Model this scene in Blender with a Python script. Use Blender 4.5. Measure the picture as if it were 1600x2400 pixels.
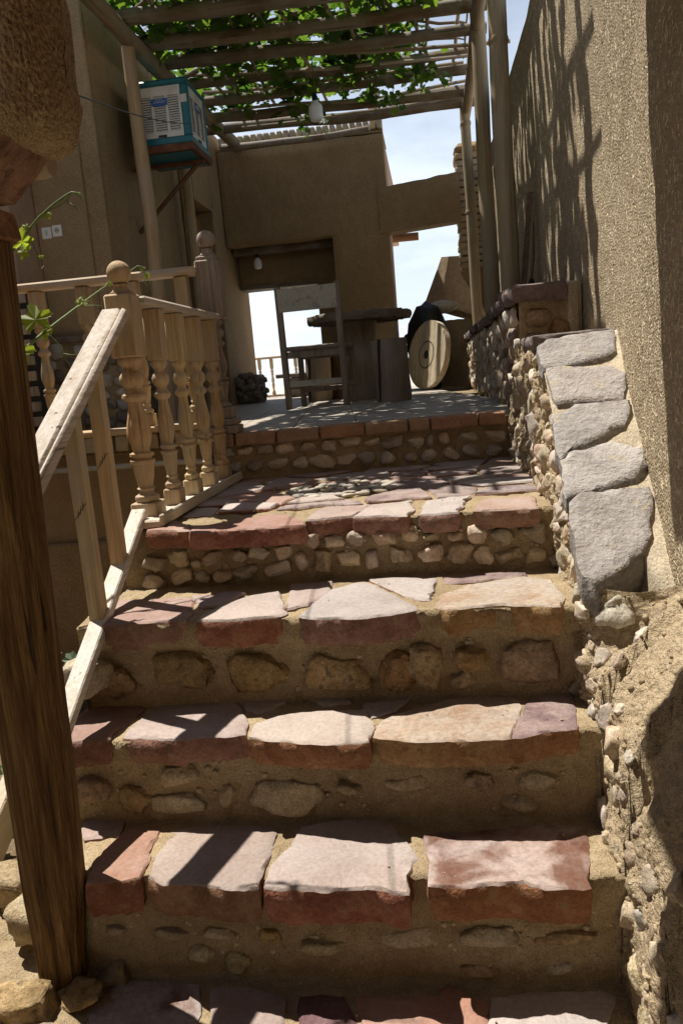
import bpy, bmesh, math, random
from mathutils import Vector, Matrix, noise
R_ = math.radians
for o in list(bpy.data.objects): bpy.data.objects.remove(o)
scene = bpy.context.scene
COL = scene.collection

# ------------------------------------------------------------------ camera
cam_d = bpy.data.cameras.new('camera')
cam = bpy.data.objects.new('camera', cam_d); COL.objects.link(cam)
rx, up, fw = Vector((.99004, .11340, -.08341)), Vector((.06179, .18231, .98130)), Vector((-.12649, .97668, -.17349))
cam.matrix_world = Matrix(((rx.x, up.x, -fw.x, 0), (rx.y, up.y, -fw.y, 0), (rx.z, up.z, -fw.z, 1.26), (0, 0, 0, 1)))
cam_d.sensor_fit = 'VERTICAL'; cam_d.sensor_height = 36; cam_d.lens = 27.55
cam_d.clip_start = .02; cam_d.clip_end = 20000
scene.camera = cam

# ------------------------------------------------------------------ light
SUN = Vector((.37, -.20, -1.0)).normalized()          # direction the sunlight travels
SUN_EL = math.asin(-SUN.z); SUN_AZ = math.atan2(-SUN.x, -SUN.y)   # azimuth from +Y towards +X
w = bpy.data.worlds.new('World'); scene.world = w; w.use_nodes = True
nt = w.node_tree; nt.nodes.clear()
sky = nt.nodes.new('ShaderNodeTexSky'); sky.sky_type = 'NISHITA'; sky.sun_disc = False
sky.sun_elevation = SUN_EL; sky.sun_rotation = SUN_AZ; sky.altitude = 900; sky.air_density = 1.0; sky.dust_density = 1.2; sky.ozone_density = 1.0
bg = nt.nodes.new('ShaderNodeBackground'); bg.inputs['Strength'].default_value = .062
wo = nt.nodes.new('ShaderNodeOutputWorld')
tc = nt.nodes.new('ShaderNodeTexCoord'); mpw = nt.nodes.new('ShaderNodeMapping'); mpw.inputs['Scale'].default_value = (1, 1, 3)
nw_ = nt.nodes.new('ShaderNodeTexNoise'); nw_.inputs['Scale'].default_value = 2.6; nw_.inputs['Detail'].default_value = 6; nw_.inputs['Roughness'].default_value = .62
rw_ = nt.nodes.new('ShaderNodeValToRGB'); rw_.color_ramp.elements[0].position = .42; rw_.color_ramp.elements[1].position = .8; rw_.color_ramp.elements[0].color = (.45, .45, .45, 1); rw_.color_ramp.elements[1].color = (.9, .9, .9, 1)
mxw = nt.nodes.new('ShaderNodeMix'); mxw.data_type = 'RGBA'; mxw.inputs[7].default_value = (14.4, 15.6, 17.3, 1)      # thin high haze, the same all round
nt.links.new(tc.outputs['Generated'], mpw.inputs[0]); nt.links.new(mpw.outputs[0], nw_.inputs['Vector']); nt.links.new(nw_.outputs['Fac'], rw_.inputs[0])
sxw = nt.nodes.new('ShaderNodeSeparateXYZ'); nt.links.new(tc.outputs['Generated'], sxw.inputs[0])
elw = nt.nodes.new('ShaderNodeMapRange'); elw.inputs[1].default_value = .0; elw.inputs[2].default_value = .8; elw.inputs[3].default_value = 1.2; elw.inputs[4].default_value = .0; elw.interpolation_type = 'SMOOTHSTEP'   # haze thins towards the zenith
nt.links.new(sxw.outputs[2], elw.inputs[0])
mlw = nt.nodes.new('ShaderNodeMath'); mlw.operation = 'MULTIPLY'; mlw.use_clamp = True; nt.links.new(rw_.outputs[0], mlw.inputs[0]); nt.links.new(elw.outputs[0], mlw.inputs[1])
nt.links.new(mlw.outputs[0], mxw.inputs[0]); nt.links.new(sky.outputs[0], mxw.inputs[6])
nt.links.new(mxw.outputs[2], bg.inputs[0]); nt.links.new(bg.outputs[0], wo.inputs[0])
sd = bpy.data.lights.new('sun', 'SUN'); sd.energy = 5.0; sd.angle = R_(.53); sd.color = (1, .95, .87)
so = bpy.data.objects.new('sun', sd); COL.objects.link(so); so.location = (-3, 3, 12)
so.rotation_euler = SUN.to_track_quat('-Z', 'Y').to_euler()
vs = scene.view_settings; vs.view_transform = 'Standard'; vs.look = 'None'; vs.gamma = 1; vs.exposure = .55; vs.use_curve_mapping = False
scene.render.resolution_x = 682; scene.render.resolution_y = 1024
scene.render.engine = 'CYCLES'
scene.cycles.max_bounces = 5; scene.cycles.diffuse_bounces = 3; scene.cycles.glossy_bounces = 2; scene.cycles.transmission_bounces = 3; scene.cycles.transparent_max_bounces = 4

# ------------------------------------------------------------------ mesh helpers
rnd = random.Random(7)
def nz(p, s=1.0, seed=0): return noise.noise(Vector((p[0]*s+seed*17.3, p[1]*s-seed*9.1, p[2]*s+seed*4.7)))
def fbm(p, s, seed=0, o=3):
    t = 0; a = 1
    for i in range(o): t += a*nz(p, s, seed+i); a *= .5; s *= 2.1
    return t
class MB:
    def __init__(self): self.v = []; self.f = []; self.m = []
    def add(self, vs, fs, mi=0):
        b = len(self.v); self.v += [tuple(v) for v in vs]
        for f in fs: self.f.append(tuple(i+b for i in f)); self.m.append(mi)
        return self
    def box(self, c, s, rot=None, bev=0.0, mi=0, jit=0.0):
        hx, hy, hz = s[0]/2, s[1]/2, s[2]/2; b = min(bev, hx*.9, hy*.9, hz*.9)
        if b <= 0:
            P = [(x*hx, y*hy, z*hz) for z in (-1, 1) for y in (-1, 1) for x in (-1, 1)]
            Fc = [(0,2,3,1),(4,5,7,6),(0,1,5,4),(2,6,7,3),(0,4,6,2),(1,3,7,5)]
        else:
            P = []; idx = {}
            for sx in (-1, 1):
                for sy in (-1, 1):
                    for sz in (-1, 1):
                        for k in range(3):
                            q = [sx*(hx-b), sy*(hy-b), sz*(hz-b)]
                            q[k] = (sx, sy, sz)[k]*(hx, hy, hz)[k]
                            idx[(sx, sy, sz, k)] = len(P); P.append(tuple(q))
            Fc = []
            for k in range(3):
                a, c2 = [(1, 2), (2, 0), (0, 1)][k]
                for s_ in (-1, 1):
                    L = []
                    for (u, v) in ((-1, -1), (1, -1), (1, 1), (-1, 1)):
                        t = [0, 0, 0]; t[k] = s_; t[a] = u; t[c2] = v; L.append(idx[(t[0], t[1], t[2], k)])
                    Fc.append(tuple(L if s_ > 0 else L[::-1]))
            for k in range(3):
                a, c2 = [(1, 2), (2, 0), (0, 1)][k]
                for u in (-1, 1):
                    for v in (-1, 1):
                        L = []
                        for s_, kk in ((-1, a), (1, a), (1, c2), (-1, c2)):
                            t = [0, 0, 0]; t[k] = s_; t[a] = u; t[c2] = v; L.append(idx[(t[0], t[1], t[2], kk)])
                        Fc.append(tuple(L if u*v < 0 else L[::-1]))
            for sx in (-1, 1):
                for sy in (-1, 1):
                    for sz in (-1, 1):
                        L = [idx[(sx, sy, sz, k)] for k in range(3)]
                        Fc.append(tuple(L if sx*sy*sz > 0 else L[::-1]))
        Q = []
        for p in P:
            p = Vector(p)
            if jit: p += Vector((rnd.uniform(-jit, jit), rnd.uniform(-jit, jit), rnd.uniform(-jit, jit)))
            if rot is not None: p = rot @ p
            Q.append(p + Vector(c))
        return self.add(Q, Fc, mi)
    def bb(self, x0, x1, y0, y1, z0, z1, bev=0.0, mi=0, jit=0.0):
        return self.box(((x0+x1)/2, (y0+y1)/2, (z0+z1)/2), (x1-x0, y1-y0, z1-z0), None, bev, mi, jit)
    def rough(self, x0, x1, y0, y1, z0, z1, r=.02, amp=.006, step=.05, seed=0):
        lo = Vector((x0+r, y0+r, z0+r)); hi = Vector((x1-r, y1-r, z1-r))
        def fix(p):
            c = Vector((min(max(p.x, lo.x), hi.x), min(max(p.y, lo.y), hi.y), min(max(p.z, lo.z), hi.z))); d = p-c
            q = c+d.normalized()*r if d.length > 1e-6 else p
            k = amp*fbm(q, 2.6, seed, 3)+amp*.35*fbm(q, 13, seed+2, 2)
            return q+(d.normalized() if d.length > 1e-6 else d)*k
        A, B = Vector((x0, y0, z0)), Vector((x1, y1, z1))
        for ax in range(3):
            u_, v_ = (ax+1) % 3, (ax+2) % 3; nu = max(2, int((B[u_]-A[u_])/step)); nv = max(2, int((B[v_]-A[v_])/step))
            for sd_, flip in ((A[ax], True), (B[ax], False)):
                def fn(u, v):
                    # cluster the samples near the edges so the rounding shows
                    p = Vector((0, 0, 0)); p[ax] = sd_; p[u_] = A[u_]+(B[u_]-A[u_])*u; p[v_] = A[v_]+(B[v_]-A[v_])*v; return fix(p)
                self.grid(fn, nu, nv, flip=flip)
        return self
    def tube(self, pts, rad, n=10, wob=0.0, seed=0, cap=True, mi=0):
        pts = [Vector(p) for p in pts]; m = len(pts)
        if not hasattr(rad, '__len__'): rad = [rad]*m
        V = []; ref = None
        for i, p in enumerate(pts):
            d = (pts[min(i+1, m-1)]-pts[max(i-1, 0)]).normalized()
            if ref is None:
                ref = Vector((0, 0, 1)) if abs(d.z) < .9 else Vector((1, 0, 0))
            u = d.cross(ref).normalized(); v2 = u.cross(d).normalized(); ref = v2
            for k in range(n):
                a = 2*math.pi*k/n
                r = rad[i]*(1+(wob*fbm((math.cos(a), math.sin(a), i*.35), 1.3, seed, 2) if wob else 0))
                V.append(p+u*math.cos(a)*r+v2*math.sin(a)*r)
        Fc = []
        for i in range(m-1):
            for k in range(n):
                k2 = (k+1) % n; Fc.append((i*n+k, i*n+k2, (i+1)*n+k2, (i+1)*n+k))
        if cap: Fc.append(tuple(range(n))[::-1]); Fc.append(tuple(range((m-1)*n, m*n)))
        # orient outwards
        Fc = [f[::-1] for f in Fc]
        return self.add(V, Fc, mi)
    def lathe(self, prof, c, n=24, flute=None, mi=0):
        V = []; Fc = []; m = len(prof)
        for (z, r) in prof:
            for k in range(n):
                a = 2*math.pi*k/n; rr = r
                if flute and flute[0] <= z <= flute[1] and k % (n//6) == 0: rr = r*.84
                V.append((c[0]+math.cos(a)*rr, c[1]+math.sin(a)*rr, c[2]+z))
        for i in range(m-1):
            for k in range(n):
                k2 = (k+1) % n; Fc.append((i*n+k, i*n+k2, (i+1)*n+k2, (i+1)*n+k))
        Fc.append(tuple(range(n))[::-1]); Fc.append(tuple(range((m-1)*n, m*n)))
        return self.add(V, Fc, mi)
    def grid(self, fn, nu, nv, mi=0, flip=False):
        V = [fn(i/nu, j/nv) for j in range(nv+1) for i in range(nu+1)]
        Fc = []
        for j in range(nv):
            for i in range(nu):
                a = j*(nu+1)+i; q = (a, a+1, a+nu+2, a+nu+1); Fc.append(q[::-1] if flip else q)
        return self.add(V, Fc, mi)

def tag(o, label=None, cat=None, group=None, kind=None):
    if label: o['label'] = label
    if cat: o['category'] = cat
    if group: o['group'] = group
    if kind: o['kind'] = kind
    return o
def thing(name, label, cat, loc, rotz=0, group=None):
    o = bpy.data.objects.new(name, None); o.empty_display_size = .1; COL.objects.link(o)
    o.location = loc; o.rotation_euler = (0, 0, rotz)
    return tag(o, label, cat, group)
def wloc(o):
    p = Vector((0, 0, 0))
    while o is not None: p += Vector(o.location); o = o.parent
    return p
def obj(name, mb, mats, parent=None, local=False, smooth=False, **kw):
    if not isinstance(mats, (list, tuple)): mats = [mats]
    xs = [v[0] for v in mb.v]; ys = [v[1] for v in mb.v]; zs = [v[2] for v in mb.v]
    c = Vector(((min(xs)+max(xs))/2, (min(ys)+max(ys))/2, (min(zs)+max(zs))/2 if parent else min(zs)))
    me = bpy.data.meshes.new(name)
    me.from_pydata([(v[0]-c.x, v[1]-c.y, v[2]-c.z) for v in mb.v], [], mb.f)
    for m in mats: me.materials.append(M[m])
    if len(mats) > 1: me.polygons.foreach_set('material_index', mb.m)
    if smooth: me.polygons.foreach_set('use_smooth', [True]*len(me.polygons))
    me.update()
    if smooth and smooth != 'all':
        try: me.set_sharp_from_angle(angle=R_(38))
        except Exception: pass
    o = bpy.data.objects.new(name, me); COL.objects.link(o)
    if parent is None: o.location = c
    else:
        o.parent = parent
        o.location = c if local else c - wloc(parent)
    return tag(o, **kw)
def copy_tree(o, parent=None):
    c = o.copy(); COL.objects.link(c); c.parent = parent
    for ch in list(o.children): copy_tree(ch, c)
    return c
def rotz(a): return Matrix.Rotation(a, 3, 'Z')

_b = bmesh.new(); bmesh.ops.create_icosphere(_b, subdivisions=2, radius=1.0)
ICO_V = [v.co.copy() for v in _b.verts]; ICO_F = [tuple(v.index for v in f.verts) for f in _b.faces]; _b.free()
_b = bmesh.new(); bmesh.ops.create_icosphere(_b, subdivisions=3, radius=1.0)
ICO3_V = [v.co.copy() for v in _b.verts]; ICO3_F = [tuple(v.index for v in f.verts) for f in _b.faces]; _b.free()
_b = bmesh.new(); bmesh.ops.create_icosphere(_b, subdivisions=1, radius=1.0)
ICO1_V = [v.co.copy() for v in _b.verts]; ICO1_F = [tuple(v.index for v in f.verts) for f in _b.faces]; _b.free()
def rock(c, ax, seed, rough=.22, facets=6, hi=False, rot=None, blocky=.75, lo=False):
    """an irregular stone: ax = half sizes"""
    r = random.Random(seed); mb = MB(); V = []
    cuts = []
    for i in range(facets):
        d = Vector((r.gauss(0, 1), r.gauss(0, 1), r.gauss(0, 1))).normalized(); cuts.append((d, r.uniform(.62, .9)))
    for v in (ICO3_V if hi else ICO1_V if lo else ICO_V):
        p = Vector([math.copysign(abs(q)**blocky, q) for q in v])
        for d, k in cuts:
            t = p.dot(d)
            if t > k: p = p - d*(t-k)*.85
        p = p*(1+rough*fbm(v, 1.1, seed % 97, 2)+(.09*fbm(v, 4.5, seed % 31, 3) if hi else .05*nz(v, 4.5, seed % 31)))
        p = Vector((p.x*ax[0], p.y*ax[1], p.z*ax[2]))
        if rot is not None: p = rot @ p
        V.append(p+Vector(c))
    return mb.add(V, ICO3_F if hi else ICO1_F if lo else ICO_F)
def resample(poly, step):
    out = []; n = len(poly)
    for i in range(n):
        a = Vector(poly[i]); b = Vector(poly[(i+1) % n]); k = max(1, int((b-a).length/step))
        for j in range(k): out.append(a+(b-a)*(j/k))
    return out
def slab(poly, zf, th, seed, step=.014, rough=.006, edge=.006, ztop=.004, grow=.0):
    """flagstone of the given outline; top faces slot 0, sides slot 1"""
    P = resample([Vector((p[0], p[1])) for p in poly], step); n = len(P)
    area = sum(P[i].x*P[(i+1) % n].y-P[(i+1) % n].x*P[i].y for i in range(n))
    if area < 0: P.reverse()
    c = sum(P, Vector((0, 0)))/n
    Q = []
    for i, p in enumerate(P):
        t = (P[(i+1) % n]-P[i-1]).normalized(); nn = Vector((t.y, -t.x))
        ch = max(0, fbm((p.x, p.y, seed+5), 17, seed % 29, 2)-.42)*.09; ch = min(ch, .010)
        Q.append((p+nn*grow, nn, fbm((p.x, p.y, seed), 16, seed % 53, 3), ch))
    mb = MB(); V = []; rings = [(.0, None)]
    def zt(x, y): return zf(x, y)+ztop*fbm((x, y, 0), 9, seed % 41, 3)
    for s in (.4, .75):
        for (p, nn, f, ch) in Q:
            q = c+(p-c)*s; V.append((q.x, q.y, zt(q.x, q.y)))
    for (p, nn, f, ch) in Q:
        q = p+nn*(f*rough-edge-ch); V.append((q.x, q.y, zt(q.x, q.y)-.0005))
    for lev, (dz, io) in enumerate(((edge*.9, .0), (th*.35, .002), (th*.7, .001), (th, -.012))):
        for i, (p, nn, f, ch) in enumerate(Q):
            g = fbm((p.x*1.3, p.y, lev*1.7+seed), 24, seed % 37, 3)
            q = p+nn*(f*rough+io+g*rough*.9-(ch*.7 if lev == 0 else 0)); V.append((q.x, q.y, zf(q.x, q.y)-dz-(abs(g)*.01 if lev == 3 else 0)))
    nr = 7; V.append((c.x, c.y, zt(c.x, c.y)))
    F0 = []; F1 = []
    for i in range(n):
        j = (i+1) % n
        F0.append((len(V)-1, i, j))
        for r in range(nr-1):
            (F0 if r < 3 else F1).append((r*n+i, (r+1)*n+i, (r+1)*n+j, r*n+j))
    mb.add(V, F0, 0); b = mb
    base = len(b.v)-len(V)
    for f in F1: b.f.append(tuple(i+base for i in f)); b.m.append(1)
    return mb
# ------------------------------------------------------------------ materials
M = {}
def ramp(nt, fac, cols):
    r = nt.nodes.new('ShaderNodeValToRGB'); nt.links.new(fac, r.inputs[0])
    e = r.color_ramp.elements
    while len(e) < len(cols): e.new(.5)
    for i, (p, c) in enumerate(cols): e[i].position = p; e[i].color = (*c, 1)
    return r.outputs[0]
def noise_n(nt, vec, scale, detail=5, rough=.6, dist=0):
    n = nt.nodes.new('ShaderNodeTexNoise'); n.inputs['Scale'].default_value = scale; n.inputs['Detail'].default_value = detail
    n.inputs['Roughness'].default_value = rough; n.inputs['Distortion'].default_value = dist
    nt.links.new(vec, n.inputs['Vector']); return n.outputs['Fac']
def mapping(nt, src, sc, rot=(0, 0, 0)):
    m = nt.nodes.new('ShaderNodeMapping'); m.inputs['Scale'].default_value = sc; m.inputs['Rotation'].default_value = rot
    nt.links.new(src, m.inputs['Vector']); return m.outputs[0]
def mix(nt, fac, a, b, mode='MIX'):
    m = nt.nodes.new('ShaderNodeMix'); m.data_type = 'RGBA'; m.blend_type = mode
    for s, v in ((m.inputs[0], fac), (m.inputs[6], a), (m.inputs[7], b)):
        if isinstance(v, (int, float)): s.default_value = v
        elif isinstance(v, tuple): s.default_value = (*v, 1)
        else: nt.links.new(v, s)
    return m.outputs[2]
def math_n(nt, op, a, b=0.0, clamp=False):
    m = nt.nodes.new('ShaderNodeMath'); m.operation = op; m.use_clamp = clamp
    for s, v in ((m.inputs[0], a), (m.inputs[1], b)):
        if isinstance(v, (int, float)): s.default_value = v
        else: nt.links.new(v, s)
    return m.outputs[0]
def new_mat(name):
    m = bpy.data.materials.new(name); m.use_nodes = True; nt = m.node_tree
    M[name] = m
    return m, nt, nt.nodes['Principled BSDF']
def pos(nt): return nt.nodes.new('ShaderNodeNewGeometry').outputs['Position']
def rand_shift(nt, src, amt=40):
    oi = nt.nodes.new('ShaderNodeObjectInfo'); c = nt.nodes.new('ShaderNodeVectorMath'); c.operation = 'MULTIPLY_ADD'
    nt.links.new(oi.outputs['Random'], c.inputs[0]); c.inputs[1].default_value = (amt, amt*.7, amt*1.3); nt.links.new(src, c.inputs[2])
    return c.outputs[0], oi.outputs['Random']
def vary(nt, col, rnd_out, val=.25, hue=.01, sat=.2):
    h = nt.nodes.new('ShaderNodeHueSaturation'); nt.links.new(col, h.inputs['Color'])
    mr = nt.nodes.new('ShaderNodeMapRange'); nt.links.new(rnd_out, mr.inputs[0]); mr.inputs[3].default_value = 1-val; mr.inputs[4].default_value = 1+val
    nt.links.new(mr.outputs[0], h.inputs['Value'])
    r2 = math_n(nt, 'FRACT', math_n(nt, 'MULTIPLY', rnd_out, 7.31))
    m2 = nt.nodes.new('ShaderNodeMapRange'); nt.links.new(r2, m2.inputs[0]); m2.inputs[3].default_value = .5-hue; m2.inputs[4].default_value = .5+hue
    nt.links.new(m2.outputs[0], h.inputs['Hue'])
    r3 = math_n(nt, 'FRACT', math_n(nt, 'MULTIPLY', rnd_out, 13.7))
    m3 = nt.nodes.new('ShaderNodeMapRange'); nt.links.new(r3, m3.inputs[0]); m3.inputs[3].default_value = 1-sat; m3.inputs[4].default_value = 1+sat
    nt.links.new(m3.outputs[0], h.inputs['Saturation'])
    return h.outputs[0]
def bump(nt, bsdf, heights, dist=.01, strength=1.0):
    h = None
    for f, wgt in heights:
        t = math_n(nt, 'MULTIPLY', f, wgt); h = t if h is None else math_n(nt, 'ADD', h, t)
    b = nt.nodes.new('ShaderNodeBump'); b.inputs['Distance'].default_value = dist; b.inputs['Strength'].default_value = strength
    nt.links.new(h, b.inputs['Height']); nt.links.new(b.outputs[0], bsdf.inputs['Normal'])

def stone_mat(name, cols, scale=6, fine=60, rough=.85, bd=.006, val=.2, hue=.012, speck=.35, crack=True, wet=None, spots=None):
    m, nt, b = new_mat(name)
    p, r = rand_shift(nt, pos(nt))
    n1 = noise_n(nt, p, scale, 5, .68, .3); n2 = noise_n(nt, p, fine, 2, .7); n3 = noise_n(nt, p, scale*.35, 1, .5)
    k = len(cols)
    c = ramp(nt, n1, [(.3+.4*i/(k-1), cc) for i, cc in enumerate(cols)])
    c = mix(nt, speck, c, ramp(nt, n2, [(.3, (.45, .45, .45)), (.72, (1.35, 1.35, 1.35))]), 'MULTIPLY')
    c = mix(nt, .5, c, ramp(nt, n3, [(.3, (.72, .74, .76)), (.7, (1.15, 1.12, 1.08))]), 'MULTIPLY')
    if spots: c = mix(nt, ramp(nt, noise_n(nt, p, 22, 3, .6), [(.6, (0, 0, 0)), (.7, (.7, .7, .7))]), c, spots)
    c = vary(nt, c, r, val, hue, .18)
    ro = None
    if wet:
        wn = ramp(nt, noise_n(nt, p, 6.0, 4, .55, .3), [(.47, (0, 0, 0)), (.56, (.85, .85, .85)), (.64, (1, 1, 1))])
        c = mix(nt, wn, c, mix(nt, 1.0, c, wet, 'MULTIPLY'))
        rr = nt.nodes.new('ShaderNodeMapRange'); nt.links.new(wn, rr.inputs[0]); rr.inputs[3].default_value = rough; rr.inputs[4].default_value = .22
        nt.links.new(rr.outputs[0], b.inputs['Roughness'])
    else: b.inputs['Roughness'].default_value = rough
    nt.links.new(c, b.inputs['Base Color']); b.inputs['Specular IOR Level'].default_value = .3
    hs = [(n1, .9), (n2, .35)]
    if crack:
        v = nt.nodes.new('ShaderNodeTexVoronoi'); v.feature = 'DISTANCE_TO_EDGE'; v.inputs['Scale'].default_value = scale*1.3
        dsp = nt.nodes.new('ShaderNodeVectorMath'); dsp.operation = 'MULTIPLY_ADD'
        nt.links.new(n1, dsp.inputs[0]); dsp.inputs[1].default_value = (.25, .25, .25); nt.links.new(p, dsp.inputs[2]); nt.links.new(dsp.outputs[0], v.inputs['Vector'])
        hs.append((ramp(nt, v.outputs['Distance'], [(0, (0, 0, 0)), (.03, (1, 1, 1))]), .12))
    bump(nt, b, hs, bd)
    return m
def plaster_mat(name, c1, c2, straw=(.62, .5, .3), straw_amt=.6, bd=.012, rough=.95, stretch=(1, 1, 1), fine=170, coarse=14, stain=None, grain=0, wf=.25, patch=0):
    m, nt, b = new_mat(name)
    p = pos(nt)
    n0 = noise_n(nt, p, 1.3, 3, .55); n1 = noise_n(nt, p, coarse, 4, .65); n2 = noise_n(nt, mapping(nt, p, stretch), fine, 2, .65)
    n3 = noise_n(nt, mapping(nt, p, (1, 1, .33), (.3, .2, 0)), 85, 1, .5)
    n4 = noise_n(nt, mapping(nt, p, (1, .4, 1), (.9, .1, .4)), 110, 1, .5)
    c = ramp(nt, n1, [(.32, c1), (.68, c2)])
    c = mix(nt, .6, c, ramp(nt, n0, [(.3, (.66, .65, .63)), (.7, (1.2, 1.19, 1.17))]), 'MULTIPLY')
    c = mix(nt, .5, c, ramp(nt, n2, [(.34, (.4, .38, .35)), (.66, (1.4, 1.4, 1.35))]), 'MULTIPLY')
    fl = ramp(nt, n3, [(.64, (0, 0, 0)), (.69, (1, 1, 1))]); fl2 = ramp(nt, n4, [(.66, (0, 0, 0)), (.7, (1, 1, 1))])
    f = mix(nt, 1.0, fl, fl2, 'LIGHTEN')
    fm = math_n(nt, 'MULTIPLY', f, straw_amt)
    c = mix(nt, fm, c, straw)
    if stain: c = mix(nt, ramp(nt, noise_n(nt, mapping(nt, p, (1, 1, .25)), 2.2, 4, .6), [(.5, (0, 0, 0)), (.7, (.55, .55, .55))]), c, stain)
    nt.links.new(c, b.inputs['Base Color']); b.inputs['Roughness'].default_value = rough; b.inputs['Specular IOR Level'].default_value = .15
    hs = [(n1, .8), (n2, wf), (f, .2)]
    if patch: hs.append((noise_n(nt, mapping(nt, p, (1, 1, .6)), 5, 3, .5, .8), patch*2))
    if grain:
        v = nt.nodes.new('ShaderNodeTexVoronoi'); v.inputs['Scale'].default_value = grain; nt.links.new(mapping(nt, p, (1, 1, .7)), v.inputs['Vector'])
        hs.append((v.outputs['Distance'], -.75))
    bump(nt, b, hs, bd)
    return m
def wood_mat(name, cols, axis='Z', rough=.75, bd=.003, dens=26, crackc=(.05, .03, .02), crack=.6, rot=(0, 0, 0), val=.12, grey=None):
    m, nt, b = new_mat(name)
    p, r = rand_shift(nt, pos(nt), 13)
    k = .05
    sc = {'X': (k, 1, 1), 'Y': (1, k, 1), 'Z': (1, 1, k)}[axis]
    q = mapping(nt, p, sc, rot)
    n1 = noise_n(nt, q, dens, 4, .7, .5); n2 = noise_n(nt, q, dens*4.5, 2, .7); n0 = noise_n(nt, p, 4, 3, .6)
    nc = noise_n(nt, mapping(nt, p, tuple(s*(.45 if s < 1 else 1) for s in sc), rot), dens*1.6, 3, .55)
    kk = len(cols)
    c = ramp(nt, n1, [(.3+.4*i/(kk-1), cc) for i, cc in enumerate(cols)])
    c = mix(nt, .5, c, ramp(nt, n2, [(.3, (.6, .58, .55)), (.7, (1.25, 1.25, 1.25))]), 'MULTIPLY')
    if grey: c = mix(nt, ramp(nt, n0, [(.42, (0, 0, 0)), (.62, (.85, .85, .85))]), c, grey)
    ck = ramp(nt, nc, [(.66, (0, 0, 0)), (.7, (1, 1, 1))])
    ckm = math_n(nt, 'MULTIPLY', ck, crack)
    c = mix(nt, ckm, c, crackc)
    c = vary(nt, c, r, val, .008, .12)
    nt.links.new(c, b.inputs['Base Color']); b.inputs['Roughness'].default_value = rough; b.inputs['Specular IOR Level'].default_value = .3
    bump(nt, b, [(n1, .6), (n2, .5), (ck, -.8)], bd)
    return m
def plain_mat(name, c, rough=.6, metal=0, var=.12, bd=.0015, scale=40, spec=.4, dirt=None):
    m, nt, b = new_mat(name)
    p = pos(nt); n = noise_n(nt, p, scale, 3, .65); n0 = noise_n(nt, p, scale*.15, 3, .6)
    cc = mix(nt, 1.0, c, ramp(nt, n, [(.3, (1-var,)*3), (.7, (1+var,)*3)]), 'MULTIPLY')
    if dirt: cc = mix(nt, ramp(nt, n0, [(.52, (0, 0, 0)), (.68, (.85, .85, .85))]), cc, dirt)
    nt.links.new(cc, b.inputs['Base Color']); b.inputs['Roughness'].default_value = rough; b.inputs['Metallic'].default_value = metal
    b.inputs['Specular IOR Level'].default_value = spec
    bump(nt, b, [(n, 1)], bd)
    return m
def leaf_mat(name, c1, c2, trans=.55):
    m, nt, b = new_mat(name)
    p = pos(nt); g = nt.nodes.new('ShaderNodeNewGeometry')
    n = noise_n(nt, p, 30, 3); rp = g.outputs['Random Per Island']
    c = mix(nt, rp, c1, c2); c = mix(nt, .4, c, ramp(nt, n, [(.3, (.7, .75, .6)), (.7, (1.2, 1.15, 1.1))]), 'MULTIPLY')
    nt.links.new(c, b.inputs['Base Color']); b.inputs['Roughness'].default_value = .5
    t = nt.nodes.new('ShaderNodeBsdfTranslucent')
    c2_ = mix(nt, 1.0, c, (1.5, 1.55, .8), 'MULTIPLY'); nt.links.new(c2_, t.inputs['Color'])
    mx = nt.nodes.new('ShaderNodeMixShader'); mx.inputs[0].default_value = trans
    nt.links.new(b.outputs[0], mx.inputs[1]); nt.links.new(t.outputs[0], mx.inputs[2])
    nt.links.new(mx.outputs[0], nt.nodes['Material Output'].inputs['Surface'])
    return m

stone_mat('tread_pale', [(0.341, 0.273, 0.235), (0.401, 0.337, 0.299), (0.431, 0.370, 0.333)], 6, 90, .82, .005, .07, .008, .3)
stone_mat('tread_pink', [(0.326, 0.235, 0.197), (0.386, 0.303, 0.265), (0.424, 0.348, 0.311)], 6, 90, .82, .005, .08, .008, .3)
stone_mat('tread_red', [(0.295, 0.174, 0.128), (0.356, 0.227, 0.178), (0.393, 0.295, 0.250)], 6, 90, .82, .005, .08, .008, .3)
stone_mat('tread_ochre', [(0.303, 0.189, 0.128), (0.378, 0.303, 0.242), (0.416, 0.363, 0.318)], 6, 70, .82, .006, .06, .006, .45)
stone_mat('tread_purple', [(0.151, 0.099, 0.099), (0.303, 0.227, 0.204), (0.378, 0.311, 0.265)], 9, 70, .75, .006, .08, .01, .45)
stone_mat('tread_wet', [(0.333, 0.227, 0.189), (0.393, 0.311, 0.280), (0.424, 0.356, 0.333)], 7, 80, .8, .005, .05, .006, .4, wet=(.42, .27, .21))
stone_mat('wet_purple', [(.10, .045, .045), (.15, .07, .07), (.2, .11, .11)], 9, 90, .25, .005, .05)
stone_mat('side_red', [(0.209, 0.094, 0.061), (0.297, 0.149, 0.099), (0.385, 0.231, 0.160)], 12, 90, .85, .009, .12, .012, .45, spots=(.3, .22, .14))
stone_mat('side_ochre', [(0.242, 0.127, 0.072), (0.341, 0.209, 0.121), (0.418, 0.286, 0.176)], 12, 90, .85, .009, .1, .012, .45, spots=(.34, .26, .17))
stone_mat('cobble', [(0.462, 0.352, 0.242), (0.583, 0.473, 0.352), (0.660, 0.561, 0.440)], 18, 120, .85, .005, .16, .015, .45)
stone_mat('cobble_grey', [(0.374, 0.319, 0.253), (0.506, 0.440, 0.363), (0.594, 0.517, 0.429)], 18, 120, .85, .005, .2, .02, .45)
stone_mat('block_stone', [(0.204, 0.132, 0.066), (0.372, 0.258, 0.144), (0.492, 0.360, 0.216)], 22, 100, .9, .009, .12, .012, .5, spots=(.06, .05, .045))
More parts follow.
